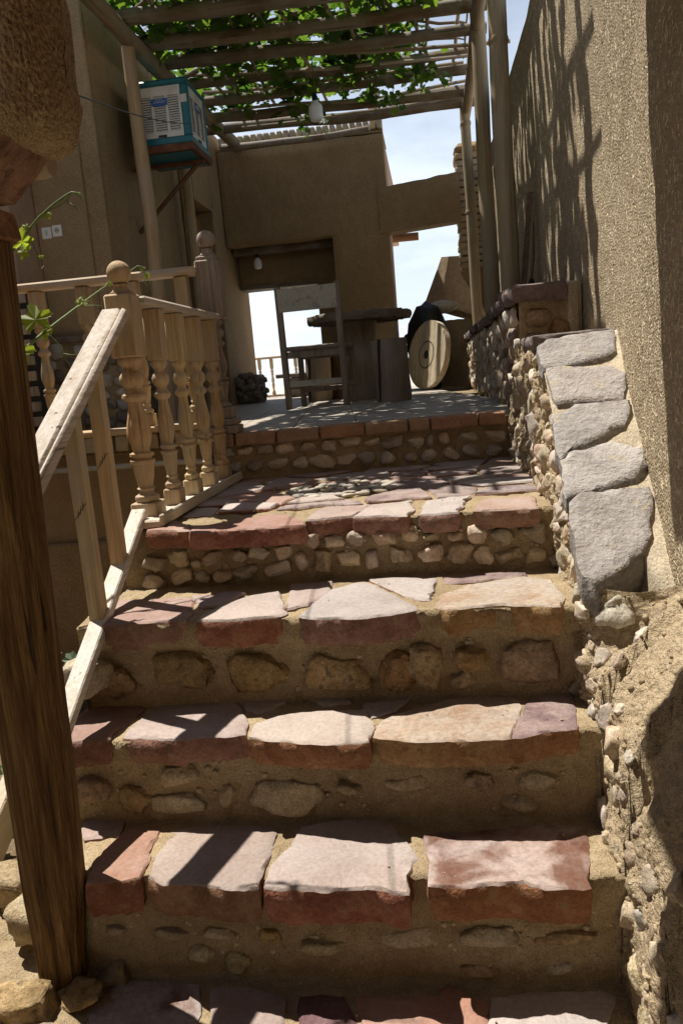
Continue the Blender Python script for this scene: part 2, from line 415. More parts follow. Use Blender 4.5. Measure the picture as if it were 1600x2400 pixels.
stone_mat('rubble', [(.37, .28, .18), (.49, .39, .27), (.55, .46, .34)], 24, 130, .92, .010, .16, .018, .5)
stone_mat('rubble_dark', [(.13, .11, .09), (.22, .185, .15), (.29, .24, .19)], 14, 90, .9, .008, .25, .02, .5)
stone_mat('slate_cap', [(0.285, 0.248, 0.230), (0.368, 0.327, 0.304), (0.405, 0.368, 0.340)], 12, 70, .85, .014, .12, .015, .35, False, None, (.36, .29, .2))
stone_mat('slate_side', [(0.221, 0.193, 0.184), (0.294, 0.267, 0.248), (0.368, 0.331, 0.304)], 16, 70, .85, .014, .06)
stone_mat('purple_slate', [(.13, .095, .09), (.19, .145, .135), (.25, .195, .18)], 12, 70, .85, .010, .1)
stone_mat('brick_edge', [(.29, .17, .105), (.37, .235, .155), (.42, .3, .21)], 16, 90, .85, .004, .1, crack=False)
stone_mat('brick_tan', [(.31, .235, .145), (.38, .295, .185), (.43, .345, .23)], 16, 90, .9, .005, .12, crack=False)
stone_mat('floor_tile', [(.36, .315, .26), (.42, .37, .31), (.46, .41, .35)], 8, 60, .6, .003, .05, .005, .35, False)
stone_mat('pebble', [(.38, .33, .26), (.46, .41, .34), (.52, .47, .4)], 24, 120, .8, .004, .15)
plaster_mat('mortar', (.30, .222, .132), (.42, .33, .21), (.5, .41, .28), .25, .011, fine=230, coarse=22, stain=(.25, .182, .105), patch=.6)
plaster_mat('mortar_light', (.5, .42, .31), (.57, .49, .37), (.6, .52, .4), .2, .006)
plaster_mat('mud_bank', (.40, .305, .19), (.53, .425, .29), (.6, .5, .36), .3, .018, coarse=60, fine=260)
plaster_mat('straw_wall', (.37, .29, .19), (.47, .38, .26), (.78, .68, .48), .9, .008, fine=190, coarse=26, grain=180, patch=1.8, stain=(.31, .24, .155))
plaster_mat('straw_eave', (.27, .18, .092), (.36, .25, .135), (.48, .355, .2), .6, .010, fine=200, coarse=24, grain=120)
plaster_mat('house_plaster', (.3, .212, .12), (.355, .257, .15), (.42, .32, .2), .25, .004)
plaster_mat('facade_plaster', (.285, .2, .107), (.335, .24, .133), (.4, .3, .18), .2, .006, stain=(.23, .155, .08), patch=1.5)
plaster_mat('pink_plaster', (.36, .24, .17), (.42, .29, .205), (.45, .32, .22), .2, .003)
plaster_mat('chimney_mud', (.34, .255, .165), (.42, .32, .21), (.5, .4, .27), .3, .02, coarse=18)
plaster_mat('earth', (.16, .115, .07), (.24, .175, .11), (.3, .23, .15), .3, .03, coarse=20)
plaster_mat('desert', (.5, .47, .42), (.58, .55, .5), (.6, .57, .5), .1, .0, coarse=.002)
P1 = [(.40, .25, .12), (.53, .38, .21), (.58, .46, .29)]
wood_mat('pine_z', P1, 'Z', crack=.4, grey=(.44, .355, .24), bd=.004)
wood_mat('pine_x', P1, 'X', crack=.3, grey=(.45, .38, .30))
wood_mat('pine_y', [(.42, .31, .21), (.5, .41, .31), (.57, .49, .4)], 'Y', crack=.35, grey=(.5, .44, .37))
wood_mat('pine_slope', [(.46, .38, .29), (.58, .51, .43), (.65, .59, .52)], 'Y', crack=.6, rot=(-R_(30.4), 0, 0), bd=.003)
wood_mat('pine_slope_raw', P1, 'Y', crack=.3, rot=(-R_(30.4), 0, 0))
wood_mat('weathered_z', [(.2, .145, .1), (.32, .25, .19), (.4, .34, .28)], 'Z', crack=.8, bd=.008, dens=40)
wood_mat('old_post', [(.055, .026, .01), (.15, .08, .033), (.27, .165, .08)], 'Z', crack=.95, bd=.016, dens=42, val=.05)
wood_mat('bracket_wood', [(.11, .046, .014), (.23, .108, .036), (.33, .18, .075)], 'X', crack=.5, bd=.008, dens=20)
wood_mat('pole_x', [(.11, .07, .04), (.175, .13, .083), (.25, .2, .145)], 'X', crack=.5, bd=.006, grey=(.25, .225, .185))
wood_mat('pole_y', [(.15, .1, .06), (.24, .175, .11), (.31, .25, .175)], 'Y', crack=.5, bd=.006, grey=(.27, .23, .175))
wood_mat('pole_z', [(.28, .18, .08), (.38, .265, .135), (.45, .34, .2)], 'Z', crack=.4, bd=.005, grey=(.36, .28, .18))
wood_mat('bamboo', [(.22, .155, .08), (.32, .24, .135), (.38, .3, .18)], 'Z', crack=.15, bd=.003, grey=(.31, .25, .165))
wood_mat('twig', [(.2, .15, .1), (.33, .27, .19), (.42, .37, .29)], 'X', crack=.2)
wood_mat('stump_z', [(.2, .14, .085), (.3, .225, .145), (.36, .29, .2)], 'Z', crack=.9, bd=.008, dens=22, grey=(.32, .27, .21))
wood_mat('table_top', [(.12, .09, .065), (.19, .15, .11), (.25, .2, .155)], 'X', crack=.7, bd=.007)
wood_mat('drum_wood', [(.4, .32, .2), (.5, .41, .27), (.56, .47, .33)], 'Z', crack=.4, bd=.004)
wood_mat('chair_wood', [(.16, .12, .085), (.26, .2, .145), (.33, .27, .2)], 'Z', crack=.5, bd=.004)
wood_mat('door_wood', [(.2, .07, .025), (.28, .11, .04), (.33, .15, .06)], 'Z', crack=.3, bd=.003)
plain_mat('chipped_paint', (.44, .41, .32), .7, 0, .1, .003, 60, dirt=(.13, .08, .075))
plain_mat('teal', (.012, .13, .16), .45, 0, .12, .001, 30, dirt=(.02, .16, .19))
plain_mat('white_metal', (.62, .6, .55), .5, 0, .06, .0006, 40, dirt=(.5, .46, .4))
plain_mat('rust', (.12, .05, .025), .85, .1, .3, .004, 70, dirt=(.2, .09, .04))
plain_mat('dark_slot', (.03, .028, .025), .8, 0, .1, .0005)
plain_mat('blue_label', (.03, .1, .34), .5, 0, .05, .0003)
plain_mat('black_rubber', (.012, .012, .012), .55, 0, .1, .001)
plain_mat('black_tarp', (.012, .012, .014), .4, 0, .2, .01, 18)
plain_mat('pale_cloth', (.45, .42, .35), .8, 0, .15, .01, 25)
plain_mat('switch_plastic', (.72, .72, .7), .4, 0, .03, .0003)
plain_mat('conduit', (.42, .4, .34), .5, 0, .06, .0005)
plain_mat('bulb_white', (.8, .81, .86), .3, 0, .02, .0001)
plain_mat('pink_bulb', (.6, .28, .24), .35, 0, .05, .0002)
plain_mat('stem', (.14, .19, .05), .6, 0, .2, .0006, 60)
plain_mat('cane', (.16, .11, .07), .85, 0, .25, .003, 60)
plain_mat('straw', (.68, .58, .38), .6, 0, .2, .0002, 60)
plain_mat('old_straw', (.42, .31, .17), .7, 0, .2, .0002, 60)
plain_mat('marker', (.05, .04, .035), .8, 0, .1, .0001)
leaf_mat('leaf', (.038, .085, .016), (.11, .17, .03), .65)
leaf_mat('young_leaf', (.17, .23, .03), (.28, .32, .055), .6)
leaf_mat('dark_leaf', (.03, .065, .02), (.06, .11, .035), .35)
TREADS = {'s5': (0.112, 0.095, [('red', [(-0.884, 1.834),(-0.794, 1.848),(-0.78, 1.718),(-0.77, 1.623),(-0.9, 1.599),(-0.927, 1.71)]),('pink', [(-1.029, 1.868),(-1.009, 1.88),(-0.907, 1.892),(-0.899, 1.804),(-0.959, 1.795),(-0.985, 1.786)]),('pink', [(-0.758, 1.822),(-0.641, 1.85),(-0.489, 1.832),(-0.476, 1.807),(-0.474, 1.714),(-0.48, 1.63),(-0.47, 1.586),(-0.505, 1.581),(-0.597, 1.594),(-0.702, 1.607),(-0.751, 1.631),(-0.761, 1.745)]),('pale', [(-0.411, 1.825),(-0.353, 1.85),(-0.31, 1.861),(-0.236, 1.867),(-0.178, 1.85),(-0.159, 1.801),(-0.13, 1.764),(-0.105, 1.698),(-0.12, 1.652),(-0.131, 1.628),(-0.129, 1.572),(-0.159, 1.572),(-0.192, 1.587),(-0.278, 1.579),(-0.413, 1.579),(-0.458, 1.587),(-0.462, 1.671),(-0.427, 1.741)]),('wet', [(-0.096, 1.791),(-0.039, 1.797),(0.053, 1.807),(0.152, 1.83),(0.216, 1.829),(0.296, 1.821),(0.307, 1.808),(0.282, 1.665),(0.271, 1.593),(0.204, 1.582),(0.145, 1.596),(0.06, 1.601),(-0.004, 1.586),(-0.081, 1.594),(-0.079, 1.668)])]), 's6': (-0.172, 0.09, [('wet', [(-0.892, 1.629),(-0.777, 1.624),(-0.658, 1.616),(-0.638, 1.544),(-0.596, 1.393),(-0.913, 1.383),(-0.916, 1.544)]),('pink', [(-0.614, 1.603),(-0.538, 1.611),(-0.441, 1.583),(-0.43, 1.499),(-0.415, 1.398),(-0.56, 1.394)]),('purple', [(-0.394, 1.581),(-0.348, 1.589),(-0.302, 1.586),(-0.289, 1.558),(-0.257, 1.492),(-0.231, 1.404),(-0.373, 1.4),(-0.381, 1.489)]),('red', [(-0.261, 1.587),(-0.134, 1.583),(-0.079, 1.594),(-0.054, 1.624),(-0.029, 1.608),(-0.005, 1.586),(0.034, 1.574),(0.021, 1.528),(0.001, 1.411),(-0.208, 1.405),(-0.239, 1.504)]),('pale', [(0.045, 1.59),(0.13, 1.605),(0.198, 1.605),(0.296, 1.611),(0.318, 1.602),(0.292, 1.547),(0.252, 1.419),(0.032, 1.412)])]), 's4': (0.355, 0.075, [('red', [(-1.08, 2.049),(-1.063, 2.081),(-0.977, 2.156),(-0.907, 2.081),(-0.895, 2.036),(-0.913, 1.961),(-0.927, 1.903),(-0.918, 1.864),(-1.021, 1.85),(-1.077, 1.941)]),('pink', [(-0.879, 1.875),(-0.878, 1.95),(-0.864, 2.034),(-0.833, 2.076),(-0.732, 2.09),(-0.62, 2.087),(-0.595, 2.021),(-0.541, 1.868),(-0.641, 1.864),(-0.756, 1.853)]),('pale', [(-0.595, 2.074),(-0.565, 2.098),(-0.473, 2.125),(-0.474, 2.062),(-0.541, 2.006),(-0.576, 2.025)]),('pale', [(-0.528, 1.85),(-0.527, 1.929),(-0.475, 1.971),(-0.418, 1.989),(-0.238, 1.996),(-0.219, 1.91),(-0.216, 1.817),(-0.288, 1.811),(-0.378, 1.821)]),('pale', [(-0.423, 2.097),(-0.308, 2.088),(-0.288, 2.051),(-0.357, 2.033)]),('pale', [(-0.247, 2.033),(-0.127, 2.065),(-0.16, 1.991),(-0.217, 1.959)]),('ochre', [(-0.201, 1.844),(-0.186, 1.933),(-0.125, 1.983),(-0.049, 2.039),(0.059, 2.065),(0.164, 2.051),(0.177, 1.989),(0.126, 1.821),(0.036, 1.812),(-0.05, 1.808),(-0.125, 1.821)]),('purple', [(0.199, 2.026),(0.318, 2.074),(0.303, 1.932),(0.289, 1.864),(0.228, 1.848),(0.139, 1.816),(0.175, 1.936)])]), 's3': (0.615, 0.08, [('red', [(-1.029, 2.298),(-0.903, 2.291),(-0.785, 2.272),(-0.743, 2.121),(-0.734, 2.059),(-0.801, 2.061),(-0.947, 2.05),(-0.97, 2.061),(-1.011, 2.212)]),('pink', [(-0.784, 2.295),(-0.652, 2.335),(-0.625, 2.311),(-0.673, 2.182),(-0.716, 2.171)]),('pale', [(-0.696, 2.046),(-0.691, 2.125),(-0.642, 2.208),(-0.596, 2.273),(-0.517, 2.302),(-0.448, 2.073),(-0.495, 2.052),(-0.604, 2.033)]),('pink', [(-0.483, 2.385),(-0.359, 2.393),(-0.358, 2.265),(-0.394, 2.163),(-0.452, 2.122)]),('pale', [(-0.402, 2.043),(-0.382, 2.153),(-0.343, 2.3),(-0.261, 2.359),(-0.216, 2.316),(-0.083, 2.065),(-0.154, 2.033),(-0.235, 2.011),(-0.35, 2.02)]),('pale', [(-0.237, 2.395),(-0.027, 2.37),(-0.053, 2.151),(-0.089, 2.165)]),('ochre', [(-0.034, 2.074),(-0.013, 2.192),(0.071, 2.273),(0.232, 2.33),(0.303, 2.282),(0.31, 2.124),(0.29, 2.031),(0.211, 2.051),(0.133, 2.075),(0.005, 2.048)]),('purple', [(-0.007, 2.371),(0.24, 2.4),(0.239, 2.348),(0.129, 2.32),(0.004, 2.314)])]), 'landing': (0.81, 0.06, [('red', [(-0.98, 2.511),(-0.923, 2.57),(-0.852, 2.495),(-0.802, 2.388),(-0.953, 2.417)]),('red', [(-0.804, 2.437),(-0.736, 2.482),(-0.661, 2.511),(-0.565, 2.605),(-0.47, 2.487),(-0.422, 2.364),(-0.514, 2.351),(-0.671, 2.35),(-0.78, 2.341)]),('pink', [(-0.428, 2.437),(-0.414, 2.578),(-0.39, 2.645),(-0.273, 2.663),(-0.246, 2.671),(-0.284, 2.457),(-0.392, 2.433)]),('pale', [(-0.274, 2.439),(-0.259, 2.558),(-0.238, 2.642),(-0.102, 2.698),(-0.096, 2.478),(-0.112, 2.415),(-0.197, 2.428)]),('pale', [(-0.065, 2.414),(-0.056, 2.567),(-0.043, 2.684),(0.099, 2.702),(0.057, 2.486),(0.048, 2.406),(-0.019, 2.399)]),('red', [(0.1, 2.433),(0.133, 2.582),(0.198, 2.617),(0.299, 2.604),(0.288, 2.412),(0.203, 2.412)])])}
RISERS = {'terrace': [(-0.882, 0.943, 0.035, 0.022),(-0.796, 0.944, 0.046, 0.027),(-0.698, 0.938, 0.042, 0.03),(-0.597, 0.94, 0.042, 0.025),(-0.499, 0.939, 0.035, 0.027),(-0.4, 0.951, 0.05, 0.03),(-0.3, 0.936, 0.037, 0.02),(-0.203, 0.927, 0.045, 0.032),(-0.103, 0.92, 0.037, 0.028),(-0.03, 0.926, 0.018, 0.033),(0.033, 0.928, 0.03, 0.028),(0.14, 0.925, 0.04, 0.022),(0.272, 0.92, 0.052, 0.028),(-0.964, 0.942, 0.025, 0.025),(-0.847, 0.874, 0.041, 0.024),(-0.745, 0.871, 0.049, 0.03),(-0.641, 0.868, 0.035, 0.028),(-0.533, 0.866, 0.056, 0.033),(-0.422, 0.867, 0.043, 0.028),(-0.325, 0.864, 0.044, 0.033),(-0.233, 0.86, 0.04, 0.028),(-0.133, 0.848, 0.035, 0.025),(-0.04, 0.851, 0.033, 0.025),(0.056, 0.855, 0.04, 0.027),(0.152, 0.857, 0.043, 0.032),(0.262, 0.849, 0.04, 0.026),(-0.937, 0.874, 0.027, 0.025)], 'landing': [(-0.952, 0.697, 0.038, 0.024),(-0.865, 0.713, 0.038, 0.033),(-0.759, 0.701, 0.039, 0.022),(-0.669, 0.705, 0.029, 0.024),(-0.597, 0.706, 0.034, 0.022),(-0.511, 0.707, 0.033, 0.023),(-0.42, 0.743, 0.029, 0.028),(-0.345, 0.732, 0.029, 0.021),(-0.27, 0.734, 0.029, 0.026),(-0.958, 0.624, 0.043, 0.029),(-0.864, 0.645, 0.035, 0.025),(-0.795, 0.641, 0.026, 0.021),(-0.728, 0.639, 0.031, 0.021),(-0.651, 0.646, 0.043, 0.023),(-0.539, 0.65, 0.042, 0.028),(-0.459, 0.668, 0.028, 0.034),(-0.388, 0.672, 0.03, 0.034),(-0.31, 0.669, 0.037, 0.029),(-0.228, 0.669, 0.026, 0.029),(-0.81, 0.684, 0.019, 0.013),(-0.188, 0.738, 0.039, 0.029),(-0.104, 0.74, 0.03, 0.028),(-0.039, 0.733, 0.028, 0.018),(0.037, 0.728, 0.027, 0.018),(0.106, 0.734, 0.034, 0.031),(0.186, 0.72, 0.033, 0.028),(0.272, 0.727, 0.04, 0.03),(-0.144, 0.675, 0.04, 0.032),(-0.038, 0.674, 0.041, 0.031),(0.048, 0.675, 0.042, 0.035),(0.123, 0.664, 0.034, 0.025),(0.203, 0.656, 0.039, 0.023),(0.28, 0.653, 0.031, 0.025)], 's3': [(-0.759, 0.447, 0.104, 0.055),(-0.533, 0.442, 0.089, 0.053),(-0.328, 0.437, 0.088, 0.056),(-0.978, 0.429, 0.061, 0.045),(-0.148, 0.437, 0.058, 0.053),(-0.068, 0.442, 0.05, 0.061),(0.058, 0.459, 0.044, 0.039),(0.034, 0.404, 0.032, 0.026),(0.211, 0.447, 0.075, 0.06)], 's4': [(-0.976, 0.198, 0.056, 0.039),(-0.862, 0.173, 0.047, 0.037),(-0.743, 0.244, 0.05, 0.03),(-0.75, 0.159, 0.067, 0.028),(-0.612, 0.179, 0.024, 0.034),(-0.45, 0.169, 0.099, 0.046),(-0.281, 0.198, 0.031, 0.017),(-0.124, 0.207, 0.053, 0.02),(0.051, 0.209, 0.036, 0.021),(0.204, 0.212, 0.044, 0.032),(0.152, 0.147, 0.042, 0.022)], 's5': [(-0.859, -0.047, 0.032, 0.011),(-0.714, -0.055, 0.045, 0.013),(-0.601, -0.051, 0.04, 0.014),(-0.472, -0.062, 0.026, 0.021),(-0.651, -0.109, 0.035, 0.021),(-0.563, -0.135, 0.032, 0.024),(-0.343, -0.088, 0.052, 0.021),(-0.128, -0.063, 0.064, 0.026),(0.044, -0.061, 0.066, 0.025),(0.228, -0.057, 0.07, 0.02),(0.205, -0.137, 0.035, 0.018),(0.015, -0.145, 0.041, 0.018)]}
CAPS = [[(0.356, 2.762), (0.388, 2.79), (0.464, 2.796), (0.558, 2.807), (0.612, 2.808), (0.597, 2.72), (0.566, 2.7), (0.512, 2.692), (0.433, 2.684), (0.361, 2.678)], [(0.368, 2.67), (0.455, 2.664), (0.576, 2.655), (0.604, 2.613), (0.571, 2.528), (0.48, 2.537), (0.421, 2.54), (0.38, 2.534), (0.371, 2.572)], [(0.356, 2.482), (0.398, 2.496), (0.432, 2.52), (0.526, 2.523), (0.591, 2.52), (0.59, 2.49), (0.55, 2.441), (0.49, 2.407), (0.398, 2.376), (0.354, 2.339), (0.345, 2.369)], [(0.353, 2.331), (0.381, 2.358), (0.444, 2.369), (0.512, 2.383), (0.589, 2.349), (0.579, 2.303), (0.542, 2.265), (0.44, 2.247), (0.37, 2.23), (0.346, 2.219)], [(0.355, 2.199), (0.386, 2.221), (0.458, 2.226), (0.574, 2.228), (0.558, 2.153), (0.535, 2.091), (0.501, 2.054), (0.465, 2.027), (0.423, 2.002), (0.374, 1.984), (0.353, 2.008), (0.348, 2.054), (0.349, 2.143)]]
# ------------------------------------------------------------------ ground
ZT, ZL, Z3, Z4, Z5, Z6 = 1.025, .81, .615, .355, .112, -.172
gm = MB()
ring = [0, 6, 14, 22, 40, 80, 160, 320, 700, 1500, 3500, 8000]; na = 48
V = []; Fc = []
for i, r in enumerate(ring):
    for k in range(na):
        a = 2*math.pi*k/na; x = math.cos(a)*r; y = 4+math.sin(a)*r
        d = max(0, r-14); z = -.5-70*(1-math.exp(-d/160))
        V.append((x, y, z+(fbm((x, y, 0), .01, 3)*6*min(1, d/300))))
for i in range(len(ring)-1):
    for k in range(na):
        k2 = (k+1) % na; Fc.append((i*na+k, (i+1)*na+k, (i+1)*na+k2, i*na+k2))
obj('ground', gm.add(V, Fc), 'desert', smooth='all', kind='structure')
soil = MB(); soil.grid(lambda u, v: (-3.6+u*2.56, .2+v*3.5, -.24+.05*fbm((u*6, v*6, 0), 1, 2)+.1*max(0, .5-abs(v-.4))), 30, 34)
obj('garden_soil', soil, 'earth', smooth='all', kind='structure')

# ------------------------------------------------------------------ stairs
def stp(yr, ynose, zlow, z, th): return [(yr, zlow), (yr+.003, z-th-.012), (ynose+.012, z-th+.004), (ynose+.010, z-.010)]
prof = [(.5, -.46)]+stp(1.36, 1.345, -.46, Z6, .09)+stp(1.645, 1.628, Z6-.007, Z5, .095)+stp(1.872, 1.858, Z5-.007, Z4, .075)+stp(2.072, 2.045, Z4-.007, Z3, .08)+stp(2.442, 2.44, Z3-.007, ZL, .06)+[(3.68, ZL-.007)]
PP = []
for a, b in zip(prof, prof[1:]):
    n = max(1, int(math.hypot(b[0]-a[0], b[1]-a[1])/.018))
    PP += [(a[0]+(b[0]-a[0])*i/n, a[1]+(b[1]-a[1])*i/n) for i in range(n)]
PP.append(prof[-1])
XL, XR = -1.06, .37
sm = MB(); nx = 80
def sfn(u, v):
    y, z = PP[min(len(PP)-1, int(round(v*(len(PP)-1))))]; x = XL+(XR-XL)*u
    k = .007*fbm((x, y, z), 7, 5, 3)+.006*fbm((x, y, z), 30, 2, 2)
    return (x, y+k, z+k*.8)
sm.grid(sfn, nx, len(PP)-1)
sm.grid(lambda u, v: (XL+.012*fbm((0, PP[int(round(u*(len(PP)-1)))][0], v), 6, 4), PP[int(round(u*(len(PP)-1)))][0], -.6+(PP[int(round(u*(len(PP)-1)))][1]+.6)*v), len(PP)-1, 12, flip=True)
stairs = obj('stairs', sm, 'mortar', smooth='all', kind='structure')
TM = {'pale': ('tread_pale', 'side_red'), 'pink': ('tread_pink', 'side_red'), 'red': ('tread_red', 'side_red'), 'ochre': ('tread_ochre', 'side_ochre'), 'wet': ('tread_wet', 'side_red'), 'purple': ('tread_purple', 'side_ochre')}
seed = 11
for key, (z, th, L) in TREADS.items():
    for ci, (c, poly) in enumerate(L):
        seed += 7
        tl = rnd.uniform(-.012, .012); tl2 = rnd.uniform(-.01, .01); cx = sum(p[0] for p in poly)/len(poly); cy = sum(p[1] for p in poly)/len(poly)
        zf = lambda x, y, z=z, cx=cx, cy=cy, tl=tl, tl2=tl2: z+(x-cx)*tl+(y-cy)*tl2
        mt = TM[c] if not (key == 's6' and c == 'purple') else ('wet_purple', 'wet_purple')
        obj('flagstone', slab(poly, zf, th, seed, grow=.002 if key == 's5' else .007), mt, stairs, smooth=True)
# crazy paving behind the landing's front row
def clip(poly, a, b, c):        # keep a*x+b*y<=c
    out = []
    for i in range(len(poly)):
        p, q = poly[i], poly[(i+1) % len(poly)]; dp = a*p[0]+b*p[1]-c; dq = a*q[0]+b*q[1]-c
        if dp <= 0: out.append(p)
        if dp*dq < 0: t = dp/(dp-dq); out.append((p[0]+(q[0]-p[0])*t, p[1]+(q[1]-p[1])*t))
    return out
rv = random.Random(5); seeds = []
while len(seeds) < 34:
    p = (rv.uniform(-.9, .34), rv.uniform(2.7, 3.66))
    if all(((p[0]-q[0])/1.5)**2+(p[1]-q[1])**2 > .0115 for q in seeds): seeds.append(p)
for i, p in enumerate(seeds):
    poly = [(-.92, 2.66), (.36, 2.74), (.36, 3.70), (-.92, 3.56)]
    for j, q in enumerate(seeds):
        if i == j: continue
        a, b = q[0]-p[0], q[1]-p[1]; poly = clip(poly, a, b, (q[0]**2+q[1]**2-p[0]**2-p[1]**2)/2-.009*math.hypot(a, b))
        if len(poly) < 3: break
    if len(poly) < 3: continue
    cx = sum(p_[0] for p_ in poly)/len(poly); cy = sum(p_[1] for p_ in poly)/len(poly)
    if ((cx+.39)/.25)**2+((cy-3.06)/.2)**2 < 1: continue
    zz = ZL+rv.uniform(-.003, .007); seed += 3; tl = rv.uniform(-.04, .04)
    c = rv.choice(['pink', 'red', 'pale', 'pink', 'purple', 'red'])
    obj('flagstone', slab(poly, lambda x, y, zz=zz, cy=cy, tl=tl: zz+(y-cy)*tl, .035, seed, .03), TM[c], stairs, smooth=True)
k = 0; pebs = []
while len(pebs) < 46 and k < 4000:
    k += 1; x, y = rv.uniform(-.62, -.16), rv.uniform(2.86, 3.28)
    if ((x+.39)/.22)**2+((y-3.07)/.19)**2 < 1 and all(math.hypot(x-a, (y-b)*1.0) > .046 for a, b in pebs): pebs.append((x, y))
for i, (x, y) in enumerate(pebs):
    obj('pebble', rock((x, y, ZL-.001), (.03*rv.uniform(.8, 1.25), .022*rv.uniform(.8, 1.2), .008), 300+i, .15, 2, rot=rotz(rv.uniform(0, 3))), 'pebble', stairs, smooth='all')
RY = {'landing': 2.443, 's3': 2.074, 's4': 1.873, 's5': 1.648}
for key, yy in RY.items():
    for i, (x, z, hw, hh) in enumerate(RISERS[key]):
        s_ = hash_ = 900+i*13+len(key)*101
        if key == 's3': mt = 'block_stone'; dp = .028
        elif key == 's4': mt = rv.choice(['block_stone', 'rubble', 'rubble']); dp = .02
        elif key == 's5': mt = rv.choice(['rubble', 'block_stone']); dp = .017
        else: mt = rv.choice(['cobble', 'cobble', 'cobble', 'rubble']); dp = .026
        obj('riser_stone', rock((x, yy, z), (hw*1.08, dp*rv.uniform(.85, 1.2), hh*1.08), s_, .34, 9, hi=hw > .028, rot=Matrix.Rotation(rv.uniform(-.3, .3), 3, 'Y') if hw < 2*hh and key != 's3' else None, blocky=.5 if key == 's3' else .68), mt, stairs, smooth='all')
gb = MB(); rg = random.Random(31)
for k in range(900):
    key = rg.choice(['landing', 's3', 's4', 's5', 's5']); yy = RY[key]; x = rg.uniform(-1.0, .33)
    zr = {'landing': (.62, .75), 's3': (.36, .53), 's4': (.12, .28), 's5': (-.16, .02)}[key]
    s_ = .0015+.008*rg.random()**3; q = rock((x, yy+.001, rg.uniform(*zr)), (s_*1.3, s_*.7, s_), 8000+k % 30, .4, 3, lo=True); gb.add(q.v, q.f)
for k in range(70):
    y, z = rg.choice([(2.25, Z3), (1.98, Z4), (1.75, Z5), (1.52, Z6), (2.65, ZL)]); s_ = .001+.003*rg.random()**2
    q = rock((rg.uniform(-.98, .33), y+rg.uniform(-.1, .12), z+.003), (s_*1.3, s_, s_*.7), 8000+k % 30, .4, 3, lo=True); gb.add(q.v, q.f)
obj('grit', gb, 'rubble', stairs, smooth='all', kind='stuff')
obj('riser_stone', rock((-1.05, 2.03, .46), (.085, .07, .06), 77, .25, 6, hi=True), 'rubble', stairs, smooth='all')

# ------------------------------------------------------------------ terrace
SK = math.atan(.12); U = Vector((math.cos(SK), math.sin(SK), 0)); W = Vector((-math.sin(SK), math.cos(SK), 0)); O0 = Vector((-.97, 3.514, 0))
def uv(u, v, z): p = O0+U*u+W*v; return (p.x, p.y, z)
tm = MB()
def terr_side(u, v):
    p = O0+U*(u*1.4-.06)+W*.035; z = .74+v*.262; k = .006*fbm((p.x, p.y, z), 8, 9)
    return (p.x, p.y+k, z)
tm.grid(terr_side, 56, 12)
tm.add([uv(-.06, .035, 1.002), uv(1.34, .035, 1.002), (.42, 8.6, 1.002), (-3.6, 8.6, 1.002), (-3.6, 3.62, 1.002), (-1.03, 3.62, 1.002)], [(0, 1, 2, 3, 4, 5)])
tm.add([(-3.6, 8.6, 1.002), (-.1, 8.6, 1.002), (-.1, 11.3, 1.002), (-3.6, 11.3, 1.002)], [(0, 1, 2, 3)])
tm.add([(-3.6, 11.3, 1.002), (-.1, 11.3, 1.002), (-.1, 11.3, -1), (-3.6, 11.3, -1)], [(0, 1, 2, 3)])
terrace = obj('terrace', tm, 'mortar', kind='structure')
for i, (x, z, hw, hh) in enumerate(RISERS['terrace']):
    yy = 3.63+.12*x+.035
    obj('riser_stone', rock((x, yy, z), (hw*1.05, .024, hh*1.05), 1400+i*7, .3, 8, hi=True, blocky=.7, rot=Matrix.Rotation(rv.uniform(-.3, .3), 3, 'Y')), rv.choice(['cobble', 'cobble_grey', 'cobble_grey']), terrace, smooth='all')
u = -.05
for ln in (.10, .19, .2, .21, .2, .1, .22, .13):
    mb = MB(); mb.box(uv(u+ln/2, .06, ZT-.026), (ln-.008, .13, .056), rotz(SK), .006, jit=.0015)
    obj('edge_brick', mb, 'brick_edge', terrace); u += ln
ts = .305; shared = None
for i in range(-8, 5):
    for j in range(0, 24):
        cu, cv = .16+i*ts, .13+ts/2+j*ts
        p = uv(cu, cv, ZT-.012)
        if p[0] > .5 or p[0] < -3.4 or p[1] > 11.1 or p[1] < 3.7 or (p[1] > 8.3 and p[0] > -.2): continue
        if p[0] < -1.9 and p[1] < 4.5: continue
        if shared is None:
            mb = MB(); mb.box((0, 0, 0), (ts-.004, ts-.004, .024), rotz(SK), .003); o = obj('floor_tile', mb, 'floor_tile', terrace); shared = o.data
        else:
            o = bpy.data.objects.new('floor_tile', shared); COL.objects.link(o); o.parent = terrace
        o.location = Vector((p[0], p[1], ZT-.012+rv.uniform(-.0015, .0015)))-Vector(terrace.location)
# outer face of the terrace left of the stairs
lw = thing('terrace_side_wall', 'plastered terrace wall left of the stairs with a brick edge on top', 'wall', (-1.9, 3.6, -.5))
mb = MB(); mb.bb(-3.6, -1.075, 3.6, 3.8, -.5, .985, .01); obj('wall', mb, 'house_plaster', lw)
mb = MB(); mb.bb(-3.6, -1.078, 3.555, 3.597, -.5, .555, .012); obj('plinth', mb, 'house_plaster', lw)
for i in range(34):
    x = -1.1-i*.073
    mb = MB(); mb.box((x, 3.60+rv.uniform(-.006, .004), 1.024), (.064, .15, .072), None, .006, jit=.002); obj('brick', mb, 'brick_tan', lw)
mb = MB(); mb.tube([(-2.6, 3.52, .915), (-1.2, 3.52, .918), (-1.08, 3.525, .912), (-1.06, 3.55, .88)], .013, 10)
obj('conduit_pipe', mb, 'conduit', smooth='all', label='pale conduit pipe running along the terrace wall under the brick edge', cat='pipe')

